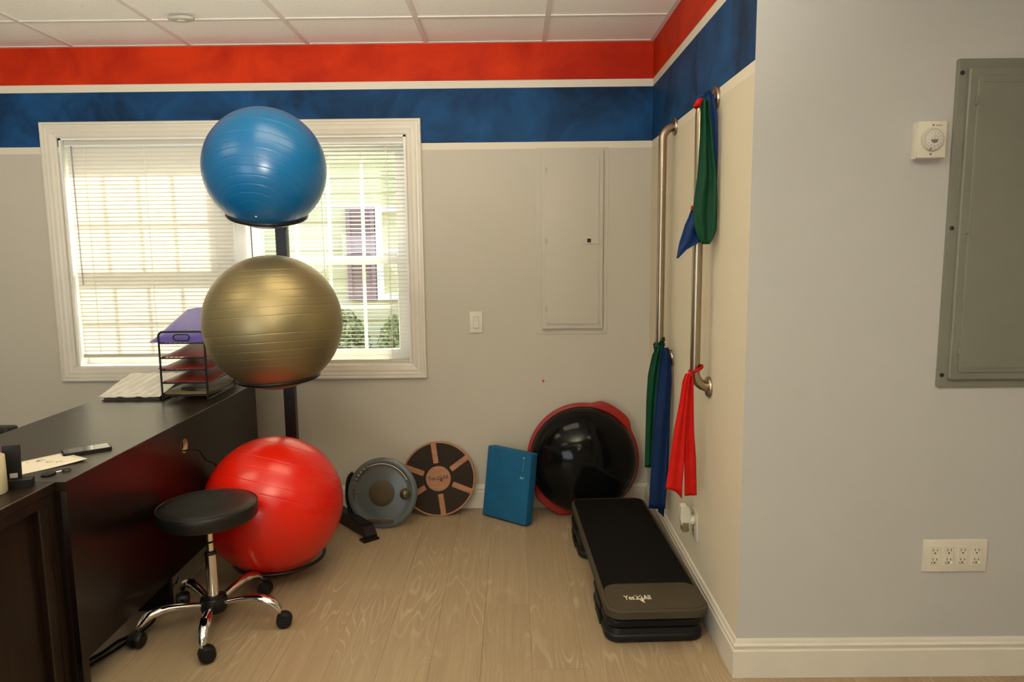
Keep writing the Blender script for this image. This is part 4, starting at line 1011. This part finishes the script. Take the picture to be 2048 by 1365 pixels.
for z in (1.868, 1.484, 1.108):
    b = nb(); box(b, 1.3945, 1.4045, DC-0.025, DC-0.018, z-0.013, z+0.013, 0.002); link('hinge', b, 'panel_grey', dr)
for x in (1.3585, 1.7195):
    for z in (1.951, 1.488, 1.026):
        b = nb(); lathe(b, [(0.0065, 0), (0.0065, 0.002), (0.004, 0.003), (0, 0.003)], 16, align((x, DC-0.006, z), (0, -1, 0))); link('screw', b, 'screw', t)
# wall timer
t = thing('wall_timer', (1.27, DC, 1.75), 'ivory wall timer with a round dial left of the grey panel', 'timer')
b = nb(); box(b, 1.2205, 1.3055, DC-0.026, DC, 1.697, 1.806, 0.002); link('timer_box', b, 'ivory', t, True)
b = nb(); box(b, 1.2215, 1.3075, DC-0.034, DC-0.026, 1.6985, 1.8065, 0.003); link('face_plate', b, 'ivory', t, True)
yf = DC-0.034; cx, cz = 1.2660, 1.7515
b = nb(); lathe(b, [(0.0355, 0), (0.0355, 0.001), (0.0335, 0.0015), (0.0325, 0.0045), (0.0310, 0.006), (0, 0.006)], 48, align((cx, yf, cz), (0, -1, 0))); dl = link('dial', b, 'ivory_dark', t, True)
b = nb(); lathe(b, [(0.0255, 0), (0.0255, 0.0018), (0.0248, 0.0022), (0, 0.0022)], 40, align((cx+0.002, yf-0.0058, cz), (0, -1, 0))); link('dial_face', b, 'dial_white', dl, True)
b = nb()
for i in range(12):
    a = i*PI/6; p = Vector((cx+0.002+0.0195*math.cos(a), yf-0.0081, cz+0.0195*math.sin(a)))
    bx = nb(); box(bx, -0.0008, 0.0008, -0.0003, 0.0003, -0.0016, 0.0016); merge(b, bx, Matrix.Translation(p) @ Matrix.Rotation(-(a-PI/2), 4, 'Y'))
pts = [(0.0110*math.cos(PI+PI*i/10), 0.0110*math.sin(PI+PI*i/10)) for i in range(11)]
prism(b, [(cx+0.002+x, cz+y) for x, y in pts], 0.0006, MXY(yf-0.0079))
tube(b, [(cx+0.002+0.0110*math.cos(PI*i/10), yf-0.0081, cz+0.0110*math.sin(PI*i/10)) for i in range(11)], 0.0004, 4)
tube(b, [(cx+0.002+0.0025*math.cos(2*PI*i/10), yf-0.0081, cz+0.0045+0.0025*math.sin(2*PI*i/10)) for i in range(10)], 0.0003, 4, closed=True)
link('dial_marks', b, 'dial_print', dl)
b = nb()
for i in range(34):
    a = PI*0.86+i*PI*0.88/34; q = Vector((cx+0.0345*math.cos(a), yf-0.0012, cz+0.0345*math.sin(a)))
    bx = nb(); box(bx, -0.0003, 0.0003, -0.0003, 0.0003, -0.0010, 0.0010); merge(b, bx, Matrix.Translation(q) @ Matrix.Rotation(-(a-PI/2), 4, 'Y'))
link('tick_marks', b, 'dial_print', dl)
b = nb(); prism(b, [(cx-0.013, cz-0.0335), (cx-0.010, cz-0.0340), (cx-0.003, cz-0.0240), (cx-0.008, cz-0.0240)], 0.0008, MXY(yf-0.0058)); link('pointer', b, 'dial_print', dl)
for z in (1.7945, 1.7090):
    b = nb(); lathe(b, [(0.003, 0), (0.003, 0.001), (0, 0.0016)], 12, align((1.2655 if z > 1.75 else 1.2625, yf, z), (0, -1, 0))); link('screw', b, 'dial_print', t)
b = nb(); box(b, 1.274, 1.293, yf-0.0005, yf, 1.7925, 1.7945); link('maker_mark', b, 'dial_print', t)
# quad outlet
t = thing('quad_outlet', (1.443, DC, 0.421), 'wide ivory four-gang outlet plate low on the right wall', 'outlet')
b = nb(); box(b, 1.338, 1.548, DC-0.006, DC, 0.366, 0.477, 0.003); link('cover_plate', b, 'ivory', t, True)
for k in range(4):
    x = 1.377+k*0.0455
    b = nb(); box(b, x-0.0165, x+0.0165, DC-0.0075, DC-0.004, 0.388, 0.455, 0.001); rc = link('receptacle', b, 'ivory', t)
    b = nb()
    for z in (0.441, 0.409):
        box(b, x-0.0072, x-0.0054, DC-0.0079, DC-0.0072, z-0.0035, z+0.0045); box(b, x+0.0050, x+0.0070, DC-0.0079, DC-0.0072, z-0.0030, z+0.0040)
        cyl(b, (x-0.0006, DC-0.0079, z-0.0095), (x-0.0006, DC-0.0072, z-0.0095), 0.0026, 10)
    box(b, x-0.013, x-0.006, DC-0.0078, DC-0.0072, 0.3985, 0.4000); box(b, x-0.013, x+0.006, DC-0.0078, DC-0.0072, 0.3945, 0.3955)
    link('slots', b, 'slot', rc)
    b = nb(); cyl(b, (x+0.0095, DC-0.0082, 0.3985), (x+0.0095, DC-0.0070, 0.3985), 0.0013, 10); link('indicator', b, 'led' if k in (1, 3) else 'ivory_dark', rc)
    for z in (0.4665, 0.3745):
        b = nb(); lathe(b, [(0.0025, 0), (0.0025, 0.0006), (0, 0.0010)], 10, align((x, DC-0.006, z), (0, -1, 0))); link('screw', b, 'dial_white', t)
# duplex outlet with plug-in freshener on the side wall
t = thing('wall_outlet', (XS, 2.785, 0.31), 'duplex outlet on the side wall above the step', 'outlet')
b = nb(); box(b, XS-0.006, XS, 2.745, 2.826, 0.253, 0.372, 0.0025); link('cover_plate', b, 'ivory', t, True)
for z in (0.333, 0.290):
    b = nb(); lathe(b, [(0.017, 0), (0.017, 0.003), (0.015, 0.004), (0, 0.004)], 24, align((XS-0.005, 2.785, z), (-1, 0, 0))); rc = link('receptacle', b, 'ivory_dark', t, True)
    b = nb(); box(b, XS-0.0096, XS-0.0088, 2.777, 2.779, z-0.004, z+0.004); box(b, XS-0.0096, XS-0.0088, 2.791, 2.793, z-0.004, z+0.004); link('slots', b, 'slot', rc)
t = thing('air_freshener', (XS-0.045, 2.785, 0.335), 'white plug-in air freshener with clear cartridge in the side wall outlet', 'air freshener')
b = nb(); lathe(b, [(0.020, 0), (0.020, 0.010), (0.016, 0.018), (0, 0.020)], 24, align((XS-0.0095, 2.785, 0.332), (-1, 0, 0))); link('plug', b, 'ivory', t, True)
b = nb()
prof = [(0.004, 0.395), (0.026, 0.398), (0.041, 0.388), (0.046, 0.37), (0.046, 0.32), (0.040, 0.300), (0.022, 0.297), (0.010, 0.312), (0.003, 0.345)]
prism(b, [(XS-0.070+u, z) for u, z in prof], 0.036, Matrix(((1, 0, 0, 0), (0, 0, -1, 2.803), (0, 1, 0, 0), (0, 0, 0, 1))), bev=0.006, seg=3); link('body', b, 'ivory', t, True)
b = nb(); prism(b, rrect(XS-0.060, XS-0.030, 0.284, 0.318, 0.010), 0.026, Matrix(((1, 0, 0, 0), (0, 0, -1, 2.795), (0, 1, 0, 0), (0, 0, 0, 1))), bev=0.003); link('cartridge', b, 'clear', t, True)
b = nb(); box(b, XS-0.059, XS-0.033, 2.764, 2.7665, 0.300, 0.326, 0.001); link('window', b, 'clear', t)
# ceiling sensor
t = thing('ceiling_sensor', (-1.50, 3.395, HC), 'round grey ceiling sensor hanging at the tile grid crossing', 'sensor')
b = nb(); lathe(b, [(0.050, 0), (0.058, 0.004), (0.060, 0.012), (0.056, 0.020), (0.03, 0.024), (0, 0.025)], 40, Matrix.Translation((-1.497, 3.372, HC)) @ Matrix.Diagonal((1, 0.5, -0.7, 1))); link('sensor_body', b, 'lens_grey', t, True)
b = nb(); lathe(b, [(0.018, 0), (0.016, 0.004), (0, 0.006)], 24, Matrix.Translation((-1.497, 3.372, HC-0.0170)) @ Matrix.Diagonal((1, 0.5, -0.7, 1))); link('sensor_lens', b, 'ivory', t, True)

# ------------------------------------------------------------------ on the far desk
DZ = 0.7505
TX0, TX1, TY0, TY1 = -1.652, -1.440, 3.262, 3.585
t = thing('letter_tray', ((TX0+TX1)/2, TY0, DZ), 'black wire four-shelf letter tray stacked with folders on the desk', 'letter tray')
b = nb(); r = 0.0042
for x in (TX0, TX1):
    tube(b, [(x, TY0, DZ+r), (x, TY0, 1.055 if x == TX0 else 1.055)], 0.0048, 8)
link('front_frame', b, 'black_metal', t, True)
b = nb(); tube(b, [(TX0, TY0, 1.05)] + [tuple(p) for p in arc((TX0+0.022, TY0, 1.052), 0.022, PI, PI/2, (1, 0, 0), (0, 0, 1), 6)] + [tuple(p) for p in arc((TX1-0.022, TY0, 1.052), 0.022, PI/2, 0, (1, 0, 0), (0, 0, 1), 6)] + [(TX1, TY0, 1.05)], 0.0048, 8); link('top_bow', b, 'black_metal', t, True)
b = nb(); hx, hz, hw, hr_ = (TX0+TX1)/2, 1.047, 0.023, 0.014
pp = [Vector((hx+hw, TY0, hz))+Vector((hr_*math.cos(a), 0, hr_*math.sin(a))) for a in [-PI/2+PI*i/8 for i in range(9)]] + [Vector((hx-hw, TY0, hz))+Vector((hr_*math.cos(a), 0, hr_*math.sin(a))) for a in [PI/2+PI*i/8 for i in range(9)]]
tube(b, pp, 0.0032, 8, closed=True); link('handle', b, 'black_metal', t, True)
b = nb()
for x in (TX0, TX1):
    tube(b, [(x, TY1, DZ+r), (x, TY1, 1.00)], 0.0042, 8)
    tube(b, [(x, TY0, DZ+r+0.001), (x, TY1, DZ+r+0.001)], 0.0040, 8)
link('rear_frame', b, 'black_metal', t, True)
SHZ = (1.020, 0.950, 0.893, 0.832, 0.772)
for zz in SHZ:
    b = nb()
    tube(b, [(TX0, TY0, zz), (TX1, TY0, zz), (TX1, TY1, zz), (TX0, TY1, zz)], 0.0035, 8, closed=True)
    for k in range(1, 9):
        x = TX0+(TX1-TX0)*k/9; tube(b, [(x, TY0, zz-0.001), (x, TY1, zz-0.001)], 0.0010, 5)
    for k in range(1, 12):
        y = TY0+(TY1-TY0)*k/12; tube(b, [(TX0, y, zz-0.001), (TX1, y, zz-0.001)], 0.0010, 5)
    link('shelf', b, 'black_metal', t, True)
def sheet(x0, x1, y0, y1, z, th, curl=None, n=10, m=10):
    """folder with a curled top surface"""
    b = nb(); g = []
    for lay in (0, 1):
        gg = []
        for i in range(n+1):
            row = []
            for k in range(m+1):
                u, v = i/n, k/m
                row.append(b.verts.new((x0+(x1-x0)*u, y0+(y1-y0)*v, z+(curl(u, v) if curl else 0)+th*lay)))
            gg.append(row)
        g.append(gg)
    for lay in (0, 1):
        for i in range(n):
            for k in range(m): b.faces.new((g[lay][i][k], g[lay][i+1][k], g[lay][i+1][k+1], g[lay][i][k+1]))
    def side(a, c): 
        for p, q in zip(range(len(a)-1), range(1, len(a))): b.faces.new((a[p], a[q], c[q], c[p]))
    side([g[0][i][0] for i in range(n+1)], [g[1][i][0] for i in range(n+1)]); side([g[0][i][m] for i in range(n+1)], [g[1][i][m] for i in range(n+1)])
    side(g[0][0], g[1][0]); side(g[0][n], g[1][n])
    bmesh.ops.recalc_face_normals(b, faces=b.faces); return b
b = sheet(TX0-0.045, TX1+0.02, TY0+0.006, TY1, 1.0245, 0.003, lambda u, v: 0.128*math.sin(min(1, u*5.0+0.25)*PI/2)*v**0.8+0.004*math.sin(9*u+4*v)*v+0.006*u*v, 20, 20); solo('purple_folder', b, 'purple', 'glossy purple folder bulging on the top shelf of the tray', 'folder', (-1.55, 3.42, 1.024), smooth=True)
for zz, lab, h, dx in ((0.9545, 'red folder on the highest of the three red-filled tray shelves', 0.052, 0), (0.8975, 'red folder on the middle of the three red-filled tray shelves', 0.036, -0.02), (0.8365, 'red folder on the lowest of the three red-filled tray shelves', 0.040, 0)):
    h = min(h, 0.045)
    b = sheet(TX0+0.006+dx, TX1+0.03, TY0+0.008, TY1, zz, 0.004, (lambda hh: (lambda u, v: hh*math.sin(min(1, u*4.5+0.1)*PI/2)*v**0.8))(h))
    solo('red_folder', b, 'red_folder', lab, 'folder', (-1.55, 3.42, zz), 'red folders in the letter tray', smooth=True)
b = sheet(TX0+0.008, TX1-0.006, TY0+0.01, TY1-0.01, 0.7765, 0.014); solo('yellow_pad', b, 'yellow_pad', 'yellow paper pad on the bottom shelf of the letter tray', 'paper pad', (-1.55, 3.42, 0.776))
b = sheet(TX0+0.012, TX1+0.015, TY0+0.03, TY1, 0.7915, 0.003, lambda u, v: 0.020*v*u); solo('paper_stack', b, 'loose_paper', 'loose grey papers lying on the yellow pad in the tray', 'papers', (-1.55, 3.42, 0.791))
b = nb(); box(b, -1.575, -1.530, 3.285, 3.300, 0.795, 0.806, 0.002); box(b, -1.545, -1.505, 3.272, 3.284, 0.795, 0.805, 0.002)
solo('binder_clip', b, 'black_plastic', 'black binder clips lying on papers in the bottom tray shelf', 'clip', (-1.55, 3.28, 0.795))
# binder
t = thing('ring_binder', (-1.80, 3.41, DZ), 'white vinyl ring binder lying on the desk left of the letter tray', 'binder')
def wrk(u, v): return 0.0018*math.sin(22*u+14*v+3*math.sin(5*v))*math.sin(PI*u)*1.2 + 0.0012*math.sin(40*u-9*v)
b = sheet(-1.960, -1.668, 3.268, 3.565, DZ+0.015, 0.003, lambda u, v: 0.062*v+wrk(u, v), 40, 40); link('cover', b, 'binder', t, True)
b = sheet(-1.940, -1.668, 3.262, 3.562, DZ, 0.003); link('back_cover', b, 'print_dark', t)
b = sheet(-1.935, -1.672, 3.270, 3.560, DZ+0.003, 0.008, lambda u, v: 0.03*v); link('pages', b, 'print_dark', t)
# phone
t = thing('phone', None, 'black smartphone lying face up near the desk edge', 'phone', mtx=Matrix.Translation((-1.502, 2.412, DZ)) @ Matrix.Rotation(deg(38), 4, 'Z'))
b = nb(); prism(b, rrect(-0.074, 0.074, -0.037, 0.037, 0.010), 0.010, bev=0.002); link('phone_body', b, 'black_plastic', t, True, local=True)
b = nb(); prism(b, rrect(-0.069, 0.069, -0.033, 0.033, 0.007), 0.0006, Matrix.Translation((0, 0, 0.0098))); link('screen', b, 'phone_screen', t, local=True)
# paper
A_, B2, C_, D_ = Vector((-1.562, 2.135, DZ)), Vector((-1.431, 2.298, DZ)), Vector((-1.570, 2.395, DZ)), Vector((-1.690, 2.232, DZ))
b = nb(); g = []
for i in range(9):
    row = []
    for k in range(9):
        u, v = i/8, k/8; p = (A_*(1-u)+B2*u)*(1-v)+(D_*(1-u)+C_*u)*v
        row.append(b.verts.new(p+Vector((0, 0, 0.0010+0.006*u**3*(1-v)))))
    g.append(row)
for i in range(8):
    for k in range(8): b.faces.new((g[i][k], g[i+1][k], g[i+1][k+1], g[i][k+1]))
t = thing('paper_sheet', A_, 'white paper with small round sketches on the near end of the desk', 'paper')
o = link('sheet', b, 'paper', t, True); md = o.modifiers.new('thickness', 'SOLIDIFY'); md.thickness = 0.0004
b = nb()
for cx, cy, r_, a0_, a1_ in ((-1.588, 2.298, 0.010, 0.3, 5.6), (-1.593, 2.290, 0.005, 0, 6.0), (-1.548, 2.282, 0.010, 2.6, 7.6), (-1.552, 2.286, 0.005, 3.0, 6.2), (-1.512, 2.275, 0.009, 0.2, 4.4), (-1.64, 2.262, 0.005, 0.2, 2.4), (-1.618, 2.272, 0.004, 0.2, 2.4)):
    tube(b, [(cx+r_*math.cos(a0_+(a1_-a0_)*i/10), cy+r_*0.9*math.sin(a0_+(a1_-a0_)*i/10), DZ+0.0018+0.0012*(1 if cx > -1.53 else 0)) for i in range(11)], 0.0012, 4, flat=(1, 0.3))
link('sketches', b, 'dial_print', t)
# key fob with ring
t = thing('key_fob', (-1.455, 2.165, DZ), 'dark round key fob with ring beside the paper on the desk', 'key fob')
b = nb(); lathe(b, [(0.017, 0), (0.019, 0.002), (0.018, 0.005), (0, 0.006)], 28, Matrix.Translation((-1.466, 2.150, DZ)) @ Matrix.Diagonal((1, 1.3, 1, 1))); link('fob_body', b, 'black_plastic', t, True)
b = nb(); tube(b, [(-1.432+0.012*math.cos(2*PI*i/20), 2.187+0.013*math.sin(2*PI*i/20), DZ+0.0035) for i in range(20)], 0.0018, 6, closed=True); link('key_ring', b, 'black_metal', t, True)
b = nb(); tube(b, [(-1.452, 2.166, DZ+0.003), (-1.440, 2.178, DZ+0.003)], 0.002, 6); link('link', b, 'chrome', t)
# card holder / device stand on the near desk
DN = 0.751
mt = Matrix.Translation((-1.487, 2.045, DN)) @ Matrix.Rotation(deg(20), 4, 'Z')
t = thing('card_holder', None, 'black upright card holder with a small base beside the cup', 'card holder', mtx=mt)
b = nb(); prism(b, [(-0.028, 0.0), (0.010, 0.0), (0.014, 0.022), (-0.028, 0.022)], 0.070, Matrix(((0, 0, 1, -0.030), (1, 0, 0, 0), (0, 1, 0, 0), (0, 0, 0, 1))), bev=0.002); link('base', b, 'black_plastic', t, True, local=True)
b = nb(); box(b, -0.036, 0.010, -0.004, 0.006, 0.006, 0.122, 0.0015)
bmesh.ops.rotate(b, cent=(0, 0, 0.006), matrix=Matrix.Rotation(deg(-6), 3, 'X'), verts=b.verts); up = link('upright', b, 'black_plastic', t, True, local=True)
b = nb(); box(b, -0.018, 0.002, -0.0062, -0.0045, 0.026, 0.040); link('label', b, 'lens_grey', up, local=True)
# cup with pens
t = thing('pen_cup', (-1.513, 1.975, DN), 'cream ceramic pen cup at the left frame edge on the desk', 'pen cup')
b = nb(); lathe(b, [(0, 0), (0.034, 0), (0.037, 0.004), (0.0375, 0.108), (0.0365, 0.111), (0.0345, 0.108), (0.033, 0.006), (0, 0.005)], 40, Matrix.Translation((-1.513, 1.975, DN)), cap=False); link('cup_body', b, 'cup', t, True)
for i, (dx, dy, tx, ty, c, m_) in enumerate(((0.010, 0.012, 0.018, 0.010, 'red pen with bright cap standing in the cream pen cup', 'red_dot'), (-0.012, -0.008, -0.02, 0.0, 'black pen leaning left in the cream pen cup', 'black_plastic'), (0.012, -0.010, 0.022, -0.004, 'black pen leaning right in the cream pen cup', 'black_plastic'))):
    p = Vector((-1.513+dx*0.4, 1.975+dy*0.4, DN+0.008)); q = Vector((-1.513+dx+tx*0.4, 1.975+dy+ty*0.4, DN+0.135-0.006*i))
    t = thing('pen', p, c, 'pen', 'pens in the cream cup')
    b = nb(); cyl(b, p, p+(q-p)*0.78, 0.0042, 10); link('barrel', b, 'black_plastic', t, True)
    b = nb(); cyl(b, p+(q-p)*0.78, q, 0.0056, 10, bev=0.001); link('cap', b, m_, t, True)
# pale scratch on the desktop, added as a thin strip
b = nb(); tube(b, [(-1.95, 2.86, DZ), (-1.90, 2.98, DZ), (-1.86, 3.07, DZ)], 0.0022, 4, flat=(1, 0.15)); 
solo('desk_scratch', b, 'edge', 'thin pale scratch along the back of the long desk', 'scratch', (-1.9, 2.95, DZ))

# office chair behind the desk (armrest shows at the left edge)
CY = 2.56
t = thing('office_chair', (-2.42, CY, 0), 'black office chair behind the desk, one armrest showing at left edge', 'office chair')
b = nb(); box(b, -2.62, -2.16, CY-0.24, CY+0.24, 0.44, 0.51, 0.02, 3); link('seat', b, 'black_vinyl', t, True)
b = nb(); box(b, -2.66, -2.60, CY-0.22, CY+0.22, 0.55, 0.80, 0.02, 3); link('backrest', b, 'black_vinyl', t, True)
for y in (CY-0.235, CY+0.235):
    b = nb(); box(b, -2.40, -2.030, y-0.035, y+0.035, 0.715, 0.748, 0.014, 3); arm = link('armrest', b, 'black_plastic', t, True)
    b = nb(); tube(b, smooth_path([(-2.12, y, 0.722), (-2.16, y, 0.62), (-2.28, y, 0.47)]), 0.014, 10); link('arm_post', b, 'black_plastic', arm, True)
b = nb(); cyl(b, (-2.40, CY, 0.08), (-2.40, CY, 0.44), 0.025, 16); link('column', b, 'chrome', t, True)
for k in range(5):
    a = k*2*PI/5+0.3; d = Vector((math.cos(a), math.sin(a), 0)); c = Vector((-2.40, CY, 0))
    b = nb(); tube(b, [c+Vector((0, 0, 0.09)), c+d*0.15+Vector((0, 0, 0.085)), c+d*0.27+Vector((0, 0, 0.06))], [0.022, 0.018, 0.013], 8); lg = link('leg', b, 'black_plastic', t, True)
    b = nb(); cyl(b, c+d*0.27+Vector((-0.02*d.y, 0.02*d.x, 0.026)), c+d*0.27-Vector((-0.02*d.y, 0.02*d.x, -0.026)), 0.026, 16); link('caster', b, 'black_plastic', lg, True)
